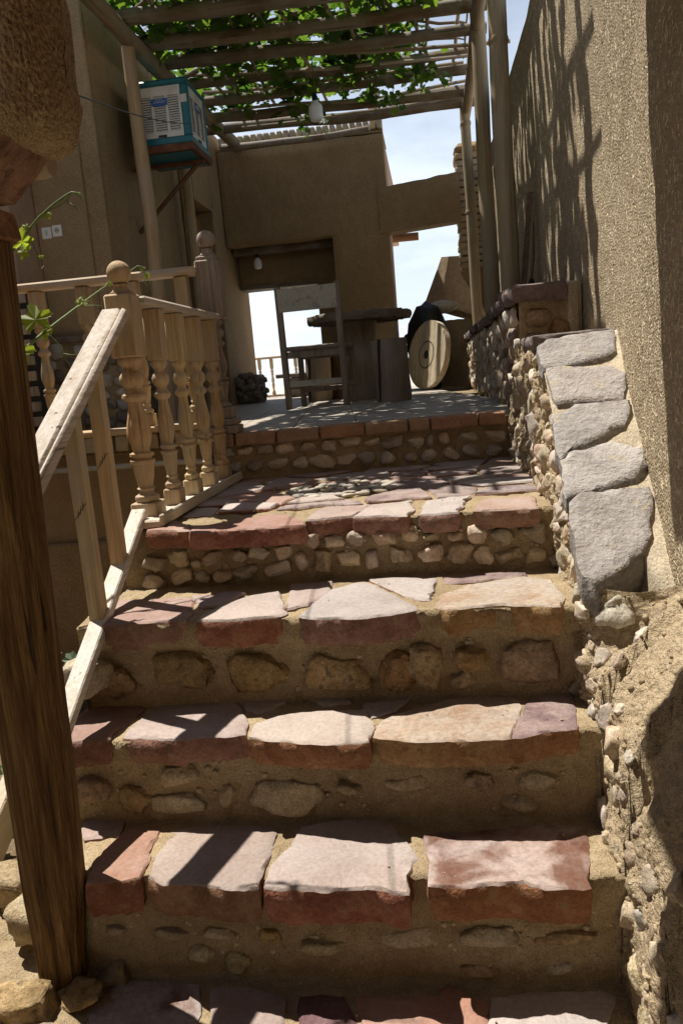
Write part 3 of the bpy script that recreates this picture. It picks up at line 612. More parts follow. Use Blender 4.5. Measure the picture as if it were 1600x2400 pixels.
# ------------------------------------------------------------------ right wall, parapets
def capz(y): return .707+.78*(y-2.02)
rw = MB()
def wallf(u, v):
    y = -1+u*9.6; z = -.6+v*3.71; return (.628-.07*max(0, 2.8-y)+.012*fbm((0, y, z), 1.2, 3)+.003*nz((0, y, z), 9, 1), y, z)
rw.grid(wallf, 120, 46, flip=True)
rw.grid(lambda u, v: (.628-.07*max(0, 2.8-(-1+u*9.6))+.012*fbm((0, -1+u*9.6, 3.11), 1.2, 3)+.003*nz((0, -1+u*9.6, 3.11), 9, 1)+v*.4, -1+u*9.6, 3.11), 120, 1, flip=True)
rw.add([(1.025, -1, -.6), (1.025, 8.6, -.6), (1.025, 8.6, 3.11), (1.025, -1, 3.11)], [(0, 1, 2, 3)])
rw.add([(.61, 8.6, -.6), (1.025, 8.6, -.6), (1.025, 8.6, 3.11), (.61, 8.6, 3.11)], [(3, 2, 1, 0)])
gw = obj('garden_wall', rw, 'straw_wall', smooth=True, label='tall straw and mud plastered wall along the right of the stairs', cat='wall')

st = MB(); rs_ = random.Random(17)
def fibre(m, p, n, ln, r):
    t1 = n.orthogonal().normalized(); t2 = n.cross(t1); a_ = rs_.uniform(0, 6.28); dr = (t1*math.cos(a_)+t2*math.sin(a_)+n*rs_.uniform(-.12, .3)).normalized(); s_ = dr.cross(n).normalized()
    a0 = p-dr*ln/2; a1 = p+dr*ln/2; off = (s_*r, -s_*r*.5+n*r, -s_*r*.5-n*r)
    m.add([a0+o for o in off]+[a1+o for o in off], [(0, 1, 4, 3), (1, 2, 5, 4), (2, 0, 3, 5), (0, 2, 1), (3, 4, 5)])
for k in range(5200):
    y = 1.6+3.2*rs_.random()**1.7; z = rs_.uniform(.5, 3.1); q = wallf((y+1)/9.6, (z+.6)/3.71)
    fibre(st, Vector((q[0]-.001, y, z)), Vector((-1, 0, 0)), rs_.uniform(.005, .022), rs_.uniform(.0004, .0011))
obj('straw', st, 'straw', gw, kind='stuff')
def stair_z(y):
    return -.46 if y < 1.34 else Z6 if y < 1.645 else Z5 if y < 1.87 else Z4 if y < 2.07 else Z3 if y < 2.44 else ZL if y < 3.67 else ZT
pa = thing('stone_parapet', 'sloping rubble parapet capped with grey slabs beside the steps', 'parapet wall', (.48, 2.4, -.3))
pc = MB()
def parf(u, v):
    y = .7+u*3.0; w_ = max(0, min(1, (y-1.88)/.14)); w_ = w_*w_*(3-2*w_)
    topA = min(capz(y), 1.325)-.02; topB = .70-.12*max(0, 1.9-y)+.03*nz((y, 0, 0), 5); top = topB+(topA-topB)*w_
    zb = stair_z(y)-.1; z = zb+(top-zb)*v
    xA = .338+.03*v; xB = .34+.06*v+.19*max(0, (v-.5)/.5)**1.6; x = xB+(xA-xB)*w_
    x += .02*fbm((0, y, z), 6, 6, 3)+.010*fbm((0, y, z), 22, 3, 3)+.004*nz((0, y, z), 70, 3)+.05*max(0, 1-abs(y-1.93)/.07)*max(0, 1-abs(z-.58)/.12)
    return (x, y+.006*fbm((x, y, z), 24, 7, 2), z+.006*fbm((x, y, z), 24, 9, 2))
pc.grid(parf, 440, 170, flip=True)
obj('core', pc, 'mud_bank', pa, smooth='all')
def on_bank(u, v):
    p = Vector(parf(u, v)); a_ = Vector(parf(u+.004, v))-Vector(parf(u-.004, v)); b_ = Vector(parf(u, v+.012))-Vector(parf(u, v-.012))
    n = b_.cross(a_).normalized()
    if n.x > 0: n = -n
    return p, n
ms = MB()
def stripf(u, v):
    s_ = max(0, min(1, (v-.45)/.2)); y0_ = 2.07-.14*s_*s_*(3-2*s_); y = y0_+u*(3.285-y0_); z = min(capz(y), 1.325)-.010+.008*fbm((v*.28, y, 0), 16, 4, 4); e_ = max(0, 1-u*18); return (.36+v*.28, y+.03*e_*nz((v*6, 0, 1), 1, 3), z+.02*max(0, v-.8)/.2-.09*e_*e_)
ms.grid(stripf, 150, 32)
obj('bedding_mortar', ms, 'mortar_light', pa, smooth=True)
me_ = MB(); me_.grid(lambda u, v: (.365+u*.27, 2.05-.09*u+.04*fbm((u*1.5, v*1.5, 0), 2.2, 8, 3)+.012*fbm((u, v, 0), 17, 4, 3)-.05*max(0, .35-v), .25+v*(capz(1.96)-.27)), 50, 60)
obj('broken_end', me_, 'mud_bank', pa, smooth='all')
for i, poly in enumerate(CAPS):
    th = .06 if i < 4 else .115
    mb = slab(poly, lambda x, y: capz(y)+.012, th, 60+i*9, .014, .006, .007, .007, grow=.004)
    obj('cap_stone', mb, ('slate_cap', 'slate_side'), pa, smooth=True)
poly = [(.345, 2.80), (.63, 2.83), (.63, 3.22), (.5, 3.3), (.36, 3.28)]
obj('cap_stone', slab(poly, lambda x, y: 1.335, .05, 131, .025, .01), ('purple_slate', 'purple_slate'), pa, smooth=True)
rr = random.Random(21); pts = []; k = 0
while len(pts) < 185 and k < 12000:
    k += 1; u = rr.uniform(.18, .985); v = rr.uniform(.05, .93); y = .7+3*u
    if y < 1.9 and (v > .62 or rr.random() < .35): continue
    p, n = on_bank(u, v); s_ = rr.uniform(.02, .05) if rr.random() < .7 else rr.uniform(.012, .022)
    if p.z < stair_z(y)-.01: continue
    if all((p-q).length > (s_+c)*.8 for q, c in pts): pts.append((p, s_))
    else: continue
    R3 = n.to_track_quat('X', 'Z').to_matrix() @ Matrix.Rotation(rr.uniform(-.8, .8), 3, 'X')
    obj('rubble_stone', rock(p-n*s_*.08, (s_*rr.uniform(.4, .6), s_*rr.uniform(.75, 1.2), s_*rr.uniform(.7, 1.1)), 2000+k, .4, 9, hi=True, rot=R3, blocky=.62), rr.choice(['rubble', 'rubble', 'rubble', 'rubble', 'cobble', 'cobble_grey']), pa, smooth='all')
gr = MB()
for k in range(1500):
    u = rr.uniform(.1, .985); v = rr.uniform(.05, .98); p, n = on_bank(u, v)
    if p.z < stair_z(.7+3*u)-.005: continue
    s_ = .002+.008*rr.random()**2.5; q = rock(p, (s_*.8, s_*1.2, s_), 7000+k % 40, .4, 3, lo=True); gr.add(q.v, q.f)
obj('grit', gr, 'rubble', pa, smooth='all', kind='stuff')
lo = thing('low_wall', 'low rubble wall with dark purple cap slabs on the terrace right', 'wall', (.48, 6, 1.0))
mb = MB()
def lowf(u, v):
    y = 3.42+u*5.0; z = 1.0+v*.5; dd, _ = noise.voronoi(Vector((0, y*8, z*8))); return (.38+.018*fbm((0, y, z), 6, 5, 3)-.04*max(0, .6-dd[0]), y, z)
mb.grid(lowf, 330, 36, flip=True)
mb.grid(lambda u, v: (.368+u*.25, 3.42+.014*fbm((u*4, v*4, 1), 2, 3), 1.0+v*.5), 14, 14)
mb.add([(.36, 3.42, 1.5), (.62, 3.42, 1.5), (.62, 8.42, 1.5), (.36, 8.42, 1.5)], [(0, 1, 2, 3)])
obj('core', mb, 'mortar', lo, smooth=True)
y = 3.36; i = 0
while y < 8.3:
    ln = .34 if i == 0 else rr.uniform(.16, .34); j1 = rr.uniform(-.02, .015); j2 = rr.uniform(-.02, .015)
    poly = [(.335+j1, y), (.55 if i == 0 else .622, y+rr.uniform(-.01, .01)), (.56 if i == 0 else .622, y+ln-.01), (.335+j2, y+ln-.012)]
    zc = 1.535+(.02 if i == 0 else rr.uniform(-.012, .006))
    obj('cap_stone', slab(poly, lambda x, y_, zc=zc: zc, .05 if i else .07, 210+i*5, .03, .012), ('purple_slate', 'purple_slate'), lo, smooth=True)
    y += ln; i += 1
mb = MB(); mb.bb(.557, .618, 3.41, 3.6, 1.2, 1.56, .012, jit=.006); obj('end_pad', mb, 'mortar_light', lo)
pts = []; k = 0
while len(pts) < 150 and k < 9000:
    k += 1; y = rr.uniform(3.5, 8.3); z = rr.uniform(1.05, 1.46); s_ = rr.uniform(.035, .065)
    if all(math.hypot(y-a, z-b) > (s_+c)*.92 for a, b, c in pts): pts.append((y, z, s_))
for i, (y, z, s_) in enumerate(pts):
    obj('rubble_stone', rock((.372, y, z), (rr.uniform(.025, .036), s_, s_*rr.uniform(.7, 1.1)), 3000+i, .36, 8, blocky=.65), rr.choice(['rubble', 'cobble_grey', 'cobble']), lo, smooth='all')
for i, (x, z, a, b) in enumerate(((.44, 1.42, .06, .04), (.53, 1.36, .045, .05), (.42, 1.33, .05, .035))):
    obj('rubble_stone', rock((x, 3.42, z), (a, .03, b), 3300+i, .25, 5), 'block_stone', lo, smooth='all')

# ------------------------------------------------------------------ left house
lh = thing('side_house', 'brown mud plastered house on the left behind the balustrade', 'house', (-2.4, 6.5, 1.0))
mb = MB(); mb.rough(-3.8, -2.075, 5.3, 7.42, 1.0, 3.78, .03, .008, .06); obj('wall', mb, 'house_plaster', lh, smooth='all')
mb = MB(); mb.bb(-3.8, -2.075, 7.422, 8.02, 2.95, 3.778); mb.bb(-3.8, -2.25, 7.424, 8.02, 1.0, 2.948); mb.bb(-3.8, -2.072, 8.022, 9.3, 1.0, 3.776, .01)
obj('wall', mb, 'house_plaster', lh)
mb = MB(); mb.bb(-2.248, -2.2, 7.46, 7.99, 1.03, 2.88, .006); dr = obj('door', mb, 'door_wood', lh)
mb = MB(); mb.bb(-2.198, -2.17, 7.56, 7.9, 2.1, 2.75, .004); mb.bb(-2.198, -2.17, 7.56, 7.9, 1.2, 1.95, .004); obj('door_panel', mb, 'door_wood', dr)
mb = MB(); mb.bb(-3.0, -2.08, 5.262, 5.298, 1.66, 3.77, .008); obj('pilaster', mb, 'house_plaster', lh)
mb = MB(); mb.rough(-2.56, -2.2, 5.235, 5.262, 1.66, 3.765, .012, .003, .05); obj('pilaster', mb, 'house_plaster', lh)
mb = MB(); mb.bb(-2.073, -2.045, 6.98, 7.3, 1.66, 3.77, .008); obj('pilaster', mb, 'house_plaster', lh)
mb = MB(); mb.bb(-3.8, -2.565, 4.9, 5.26, 1.0, 3.77, .01); obj('wall', mb, 'pink_plaster', lh)
mb = MB(); mb.bb(-2.6, -2.05, 5.2, 5.3, 1.0, 1.62); mb.bb(-2.075, -2.03, 5.3, 7.4, 1.0, 1.55); obj('plinth', mb, 'mortar', lh)
mb = MB(); mb.bb(-2.62, -2.02, 5.17, 5.31, 1.62, 1.665, .01, jit=.008); obj('plinth_ledge', mb, 'rubble_dark', lh)
pts = []; k = 0
while len(pts) < 46 and k < 5000:
    k += 1; x = rr.uniform(-2.58, -2.08); z = rr.uniform(1.06, 1.58); s_ = rr.uniform(.035, .065)
    if all(math.hypot(x-a, z-b) > (s_+c)*.93 for a, b, c in pts): pts.append((x, z, s_))
for i, (x, z, s_) in enumerate(pts): obj('plinth_stone', rock((x, 5.2, z), (s_, .03, s_*.9), 4000+i, .28, 5), rr.choice(['rubble_dark', 'rubble_dark', 'cobble_grey']), lh, smooth='all')
pts = []; k = 0
while len(pts) < 60 and k < 5000:
    k += 1; y = rr.uniform(5.3, 7.35); z = rr.uniform(1.06, 1.52); s_ = rr.uniform(.045, .075)
    if all(math.hypot(y-a, z-b) > (s_+c)*.93 for a, b, c in pts): pts.append((y, z, s_))
for i, (y, z, s_) in enumerate(pts): obj('plinth_stone', rock((-2.03, y, z), (.03, s_, s_*.9), 4100+i, .28, 5), 'rubble_dark', lh, smooth='all')

# ------------------------------------------------------------------ back building
bh = thing('back_building', 'brown mud plastered building across the terrace with a doorway to the sky', 'house', (-1.2, 8.6, 1.0))
FY = 8.4
mb = MB()
mb.rough(-2.07, -.35, FY, FY+.2, 2.66, 3.6, .022, .008, .04)
mb.rough(-.945, -.353, FY+.006, FY+.2, 1.0, 2.75, .022, .008, .04)
obj('front_wall', mb, 'facade_plaster', bh, smooth='all')
mb = MB(); mb.bb(-.543, -.352, FY+.202, 9.1, 1.0, 2.9, .006); mb.bb(-.543, -.352, FY+.202, 11.2, 2.903, 3.56, .006); obj('side_wall', mb, 'pink_plaster', bh)  # pinker, lighter plaster paints the sky light on this side face
mb = MB(); mb.bb(-2.065, -.55, 8.9, 9.08, 2.3, 3.5); mb.bb(-1.21, -.55, 8.9, 9.08, 1.0, 2.297); obj('rear_wall', mb, 'facade_plaster', bh)
mb = MB(); mb.bb(-2.06, -1.2, 8.86, 9.12, 2.255, 2.296, .004, jit=.004); obj('lintel', mb, 'pole_x', bh)
mb = MB(); mb.bb(-2.06, -.56, FY+.203, 8.897, 2.75, 2.9); obj('ceiling', mb, 'facade_plaster', bh)
mb = MB(); mb.bb(-2.06, -.95, 8.62, 8.76, 2.6, 2.749, .01); obj('ceiling_beam', mb, 'pole_x', bh)
mb = MB(); mb.bb(-2.071, -.352, FY+.001, 9.08, 3.602, 3.625, .004); obj('roof', mb, 'facade_plaster', bh)
for i in range(25):
    x = -2.0+i*.0675
    mb = MB(); mb.box((x, FY+.04, 3.672), (.053, .17, .09), None, .008, jit=.0035); obj('coping_brick', mb, 'brick_tan', bh)
for i, (z, x1) in enumerate(((2.87, -.09), (2.77, -.07))):
    mb = MB(); mb.tube([(-.5, 9.7, z), (-.3, 9.7, z+.004), (x1, 9.7, z)], [.045, .047, .045], 12, .08, i); obj('roof_log', mb, 'bracket_wood', bh, smooth=True)
tb = MB(); tb.grid(lambda u, v: (-.44+u*.82, FY-.01+.006*nz((u*4, v*3, 0)), 2.63+.05*u+v*(.44+.02*u)+.012*nz((u*6, v, 3))*v), 20, 8)
tb.grid(lambda u, v: (-.44+u*.82, FY-.01+.23*v, 3.07+.07*u+.012*nz((u*6, 1, 3))), 20, 2)
tb.grid(lambda u, v: (-.44+u*.82, FY-.01+.23*v, 2.63+.05*u), 20, 2, flip=True)
tb.add([(-.44, FY+.22, 2.63), (.38, FY+.22, 2.68), (.38, FY+.22, 3.14), (-.44, FY+.22, 3.07)], [(3, 2, 1, 0)])
obj('tie_beam', tb, 'facade_plaster', smooth=True, label='thick mud plastered beam bridging back building and brick pier', cat='beam')
bp = thing('brick_pier', 'ragged mud brick pier behind the bamboo posts holding the plastered beam', 'pier', (.48, 8.5, 1.9))
z = 2.2; i = 0
mb = MB(); mb.add([(.352, FY+.02, 2.2), (.62, FY+.02, 1.7), (.62, FY+.02, 2.2), (.352, FY+.35, 2.2), (.62, FY+.35, 1.7), (.62, FY+.35, 2.2)], [(0, 1, 2), (5, 4, 3), (0, 3, 4, 1)]); obj('corbel', mb, 'facade_plaster', bp)
while z < 3.3:
    h = .066; mb = MB(); mb.box((.485+rr.uniform(-.012, .012), FY+.17, z+h/2), (.27, .34, h-.008), rotz(rr.uniform(-.03, .03)), .012, jit=.004); obj('brick', mb, 'brick_tan', bp); z += h
mb = MB(); mb.box((.47, FY+.17, z+.05), (.25, .36, .09), None, .04, jit=.006); obj('brick', mb, 'facade_plaster', bp)
# oven / chimney behind
ch = thing('mud_chimney', 'tapered mud chimney with sloping side on a ledge behind the cable drum', 'chimney', (.4, 9.2, 1.0))
cv = [(-.05, 9, 1.93), (.62, 8.99, 1.70), (.62, 9.6, 1.70), (-.05, 9.6, 1.93), (.17, 9, 2.42), (.62, 9, 2.40), (.62, 9.5, 2.4), (.17, 9.5, 2.42)]
arris = [(.125, 8.9, 1.93), (.245, 8.94, 2.41)]
mb = MB(); mb.add(cv+arris, [(0, 8, 9, 4), (8, 1, 5, 9), (1, 2, 6, 5), (2, 3, 7, 6), (3, 0, 4, 7), (4, 9, 5, 6, 7)])
bm_ = bmesh.new(); vv = [bm_.verts.new(v) for v in mb.v]; [bm_.faces.new([vv[i] for i in f]) for f in mb.f]
bmesh.ops.triangulate(bm_, faces=bm_.faces[:]); bmesh.ops.subdivide_edges(bm_, edges=bm_.edges[:], cuts=7, use_grid_fill=True)
for v in bm_.verts: v.co += Vector((.5, -1, .2))*.012*fbm(v.co, 7, 3)
bm_.verts.index_update(); mb = MB(); mb.add([v.co[:] for v in bm_.verts], [tuple(v.index for v in f.verts) for f in bm_.faces]); bm_.free()
obj('stack', mb, 'chimney_mud', ch, smooth=True)
mb = MB(); mb.grid(lambda u, v: (-.12+u*.76, 8.62+.02*fbm((u*3, v*3, 0), 2, 4), 1.0+v*.72), 24, 20); mb.grid(lambda u, v: (-.12+u*.76, 8.62+v*.5, 1.72+.02*fbm((u*3, v*3, 1), 2, 5)), 24, 8)
mb.bb(-.115, .63, 8.66, 9.6, 1.0, 1.69); obj('base', mb, 'chimney_mud', ch, smooth=True)

# ------------------------------------------------------------------ porch near the camera
pm = MB()
def eave(u, v):
    x = -2.4+u*1.76; s = max(0, min(1, (x+.82)/.1)); zb = 1.80-.07*s*s*(3-2*s)
    e = max(0, (x+.72)/.08); sh = math.sqrt(max(0, 1-e*e)) if e < 1 else 0
    zb += (.11*(1-sh) if e > 0 else 0); yc = 1.53; hy = .125*max(.02, sh)
    sec = [(-1, 3.2), (-1, zb+.5), (-1, zb+.12), (-.97, zb+.05), (-.85, zb+.015), (-.6, zb), (.6, zb), (.85, zb+.015), (.97, zb+.05), (1, zb+.12), (1, zb+.5), (1, 3.2)]
    t = v*(len(sec)-1); i = min(int(t), len(sec)-2); f = t-i
    y = yc+hy*(sec[i][0]+(sec[i+1][0]-sec[i][0])*f); z = sec[i][1]+(sec[i+1][1]-sec[i][1])*f
    k = .010*fbm((x, y, z), 7, 2)+.005*fbm((x, y, z), 34, 4, 2)
    return (x+k*.6, y+k, z+k)
pm.grid(eave, 150, 110)
obj('porch_lintel', pm, 'straw_eave', smooth='all', label='rounded straw plaster end of a porch lintel above the old post', cat='lintel')
fe = MB()
for k in range(650):
    q = Vector(eave(rs_.uniform(.8, .99), rs_.uniform(.08, .6))); fibre(fe, q, (q-Vector((q.x-.02, 1.53, q.z+.05))).normalized(), rs_.uniform(.004, .012), rs_.uniform(.0004, .0008))
obj('straw', fe, 'old_straw', bpy.data.objects['porch_lintel'], kind='stuff')
pe = MB()
pe.bb(-.08, 1.1, -1.2, 2.35, 2.5, 2.78, .03); pe.bb(-.45, -.083, -1.2, 2.08, 2.5, 2.775, .05); pe.bb(-.95, -.453, -1.2, 1.88, 2.5, 2.772, .05)  # roof out of view, stepped to cast the shadow on wall and bank
gh = thing('gatehouse', 'mud plastered gatehouse over the foot of the steps', 'gatehouse', (0, -1.5, -.5))
obj('roof', pe, 'straw_eave', gh)
pe = MB(); pe.bb(-4.2, 2.6, -2.9, -2.4, -.5, 3.3, .03); obj('rear_wall', pe, 'straw_eave', gh)  # unseen wall added behind the camera to block sky fill
pe = MB(); pe.bb(-4.2, -3.85, -2.38, 4.88, -.5, 3.6, .03); obj('side_wall', pe, 'straw_eave', gh)  # unseen wall added on the left to cut sky fill
pp = thing('porch_post', 'dark weathered round timber post at the foot of the railing', 'post', (-.98, 1.6, -.14))
pts = [(-1.0, 1.615, -.16), (-.995, 1.615, -.05), (-.985, 1.615, .1), (-.975, 1.612, .4), (-.96, 1.608, .8), (-.94, 1.6, 1.2), (-.925, 1.6, 1.58)]
PTS = []; RAD = []
for a, b, ra, rb in zip(pts, pts[1:], [.056, .062, .073, .078, .079, .077], [.062, .073, .078, .079, .077, .074]):
    for i in range(6): PTS.append(Vector(a).lerp(Vector(b), i/6)); RAD.append(ra+(rb-ra)*i/6)
PTS.append(Vector((-.924, 1.6, 1.582))); RAD.append(.074)
mb = MB(); n_ = 110; V = []
for (p, r) in zip(PTS, RAD):
    for k in range(n_):
        a = 2*math.pi*k/n_; z = p[2]
        rid = 1-abs(nz((math.cos(a)*7, math.sin(a)*7, z*.55), 1, 3)); rid2 = 1-abs(nz((math.cos(a)*16, math.sin(a)*16, z*.9), 1, 5))
        rr_ = r*(1+.05*fbm((math.cos(a), math.sin(a), z*1.5), 1.2, 4, 2))-.013*max(0, rid-.9)/.1*max(0, nz((a, z*.8, 3), 1, 7)+.35)-.004*max(0, rid2-.85)/.15
        V.append((p[0]+math.cos(a)*rr_, p[1]+math.sin(a)*rr_, z))
mb.add(V, [(i*n_+k, i*n_+(k+1) % n_, (i+1)*n_+(k+1) % n_, (i+1)*n_+k) for i in range(len(PTS)-1) for k in range(n_)])
obj('shaft', mb, 'old_post', pp, smooth='all')
mb = MB(); mb.box((-.925, 1.595, 1.616), (.15, .13, .08), None, .014, jit=.006); obj('capital', mb, 'bracket_wood', pp)
mb = MB(); ol = [(-1.4, 1.659), (-.835, 1.659), (-.775, 1.704), (-.742, 1.737), (-.745, 1.85), (-1.4, 1.85)]; V = []
for y_ in (1.47, 1.62): V += [(x+rr.uniform(-.003, .003), y_, z+rr.uniform(-.003, .003)) for x, z in ol]
mb.add(V, [(0, 1, 2, 3, 4, 5), (11, 10, 9, 8, 7, 6)]+[(k, k+6, (k+1) % 6+6, (k+1) % 6) for k in range(6)]); obj('bracket', mb, 'bracket_wood', pp)
mb = MB(); mb.tube([(-1.0, 1.645, 1.745), (-.77, 1.645, 1.737), (-.752, 1.645, 1.735)], [.03, .03, .024], 14, .05, 2); obj('log_end', mb, 'pole_z', pp, smooth=True)
ft = thing('stone_footing', 'rough stones set in grey mortar around the old post base', 'footing', (-1.1, 1.5, -.4))
mb = MB()
def ftf(u, v):
    x = -1.75+u*.86; y = 1.02+v*.95
    z = -.15-.25*max(0, (1.28-y))-.02*abs(x+1.05)+.03*fbm((x, y, 0), 6, 3, 4)-(.35*max(0, x+.95) if x > -.95 else 0)
    return (x, y, z)
mb.grid(ftf, 60, 60); obj('mortar_bed', mb, 'mortar', ft, smooth='all')
for i, (x, y, z, a, b, c) in enumerate(((-1.04, 1.5, -.13, .085, .05, .04), (-1.13, 1.72, -.07, .07, .06, .06), (-.93, 1.55, -.15, .06, .05, .03), (-1.0, 1.42, -.17, .1, .05, .035), (-1.2, 1.45, -.15, .09, .07, .04), (-.9, 1.46, -.2, .05, .04, .04), (-1.1, 1.33, -.2, .1, .06, .05), (-1.3, 1.62, -.1, .08, .07, .06), (-.87, 1.63, -.16, .04, .03, .04), (-1.28, 1.9, -.12, .1, .08, .07), (-1.45, 2.0, -.15, .09, .07, .06))):
    obj('footing_stone', rock((x, y, z), (a, b, c), 5000+i, .35, 9, hi=True, blocky=.55), rr.choice(['rubble', 'block_stone', 'block_stone']), ft, smooth='all')
# ------------------------------------------------------------------ balustrades
BAL = [(.0855, .038), (.092, .043), (.103, .0455), (.114, .043), (.122, .032), (.13, .027), (.14, .027), (.148, .034), (.154, .028), (.162, .027), (.2, .034), (.25, .0395), (.264, .0405), (.268, .045), (.28, .0455), (.286, .034), (.294, .034), (.300, .0445), (.312, .0445), (.318, .032), (.33, .030),
       (.36, .039), (.39, .0445), (.415, .045), (.45, .0405), (.49, .0325), (.53, .027), (.548, .0275), (.556, .038), (.566, .0455), (.578, .045), (.588, .034), (.598, .028), (.608, .027), (.616, .032), (.628, .0415), (.64, .0455), (.652, .0465), (.664, .0445), (.676, .037), (.686, .028), (.698, .028), (.710, .035), (.722, .044), (.735, .045), (.7435, .042)]
def bal_mesh(c, H, s=1.0, n=48, top=True, base=.047, blk=.0455, rz=0):
    mb = MB(); r = rotz(rz)
    mb.lathe([(z*H, rr_*H*s) for z, rr_ in BAL], c, n, (.335*H, .54*H))
    mb.box((c[0], c[1], c[2]+.0425*H), (base*2*H*s, base*2*H*s, .085*H), r, .004)
    if top: mb.box((c[0], c[1], c[2]+.872*H), (blk*2*H*s, blk*2*H*s, .256*H), r, .004)
    return mb
def bal(c, H, parent, s=1.0, n=48, mat='pine_z', rz=0): return obj('baluster', bal_mesh(c, H, s, n, rz=rz), mat, parent, smooth=True)
def finial(c, r, parent, name='ball_finial', mat='pine_z'):
    mb = MB(); prof = [(0, r*.95), (r*.12, r*.98), (r*.3, r*.72), (r*.55, r*.6), (r*.72, r*.62), (r*.8, r*.72)]
    for i in range(1, 15): a = -math.pi/2+math.pi*(i+.9)/16; prof.append((r*1.75+math.sin(a)*r, math.cos(a)*r))
    prof.append((r*2.74, r*.06)); mb.lathe(prof, c, 28); return obj(name, mb, mat, parent, smooth='all')
lb = thing('landing_balustrade', 'turned pine balustrade with ball topped newel along the landing', 'balustrade', (-.97, 3.0, ZL))
mb = MB(); mb.box((-.965, 3.02, ZL+.014), (.10, 1.16, .028), None, .006); mb.box((-.915, 3.02, ZL+.024), (.012, 1.15, .04), None, .004); obj('base_rail', mb, 'pine_y', lb)
c = (-.995, 2.56, .822); H = .735
mb = bal_mesh(c, H, 1.25, 48, False, .05); mb.box((c[0], c[1], c[2]+.745*H+.102), (.092, .092, .204), None, .006)
nw = obj('newel_post', mb, 'pine_z', lb, smooth=True)
finial((c[0], c[1], c[2]+.745*H+.2045), .039, nw)
for y in (2.76, 2.99, 3.22, 3.45): bal((-.968, y, .839), .70, lb, .95)
mb = MB(); mb.box((-.968, 3.06, 1.554), (.085, .94, .028), None, .007); obj('top_rail', mb, 'pine_y', lb)
tbz = thing('terrace_balustrade', 'turned wooden balustrade with ball topped corner newel along the terrace edge', 'balustrade', (-1.5, 3.57, ZT))
mb = MB(); mb.bb(-2.7, -1.03, 3.52, 3.63, 1.062, 1.092, .006); obj('base_rail', mb, 'pine_x', tbz)
for x in (-1.10, -1.335, -1.57, -1.80, -2.03, -2.26, -2.49): bal((x, 3.575, 1.094), .655, tbz)
mb = MB(); mb.bb(-2.7, -1.02, 3.53, 3.62, 1.752, 1.786, .008); obj('top_rail', mb, 'pine_x', tbz)
c = (-.975, 3.60, ZT+.002)
mb = MB(); mb.box((c[0], c[1], c[2]+.02), (.135, .135, .038), None, .004); mb.box((c[0], c[1], c[2]+.056), (.125, .125, .03), None, .006)
mb2 = bal_mesh((c[0], c[1], c[2]+.072), .60, 1.35, 48, False, .056); mb.add(mb2.v, mb2.f)
mb.box((c[0], c[1], c[2]+.655), (.105, .105, .255), None, .006); mb.box((c[0], c[1], c[2]+.79), (.088, .088, .02), None, .004)
nw = obj('newel_post', mb, 'weathered_z', tbz, smooth=True)
finial((c[0], c[1], c[2]+.80), .042, nw, mat='weathered_z')
hr = thing('stair_handrail', 'sunlit sloping pine handrail on plain square balusters beside the steps', 'handrail', (-1.0, 2.1, .5))
SL = math.atan(.655); rs = Matrix.Rotation(SL, 3, 'X')
def slope_box(yc, zc, ln, wd, th, bev): m = MB(); m.box((-1.0, yc, zc), (wd, ln, th), rs, bev); return m
def rz_(y, z0): return z0-.655*(2.5-y)
m = slope_box(2.06, rz_(2.06, 1.527), .99, .062, .036, .006); m.box((-.958, 2.06, rz_(2.06, 1.525)), (.018, .99, .038), rs, .007); tr = obj('top_rail', m, 'pine_slope', hr, smooth=True)
m = MB(); m.box((-1.0, 2.06, rz_(2.06, 1.487)), (.05, .96, .036), rs, .004); obj('under_rail', m, 'pine_slope_raw', tr)
rs = Matrix.Rotation(math.atan(.62), 3, 'X'); m = slope_box(2.05, .868-.62*(2.5-2.05), 1.03, .05, .034, .004); obj('lower_rail', m, 'pine_slope', hr)
for y in (2.28, 2.09):
    zb = .884-.62*(2.5-y); zt = rz_(y, 1.47); m = MB()
    m.add([(-1.024, y-.021, zb-.015), (-.984, y-.021, zb-.015), (-.984, y+.021, zb+.015), (-1.024, y+.021, zb+.015), (-1.024, y-.021, zt-.015), (-.984, y-.021, zt-.015), (-.984, y+.021, zt+.015), (-1.024, y+.021, zt+.015)], [(3, 2, 1, 0), (4, 5, 6, 7), (0, 1, 5, 4), (1, 2, 6, 5), (2, 3, 7, 6), (3, 0, 4, 7)])
    b = obj('baluster', m, 'pine_z', hr)
    if y > 2.0:
        g = MB(); zz = (zb+zt)/2+.03
        g.tube([(-1.024, y-.0222, zz-.03), (-1.008, y-.0222, zz-.012), (-.99, y-.0222, zz+.012), (-.982, y-.0222, zz+.016)], .0008, 4)
        for k in range(3): g.tube([(-1.012+k*.008, y-.0224, zz-.024+k*.01), (-1.010+k*.008, y-.0224, zz-.002+k*.01)], .0007, 4)
        obj('pencil_mark', g, 'marker', b)
m = MB(); m.box((-1.42, 2.1, -.02), (.05, .5, .12), Matrix.Rotation(.5, 3, 'X'), .005); obj('plank', m, 'pine_y', label='short pale plank end lying on stones left of the old post', cat='plank')
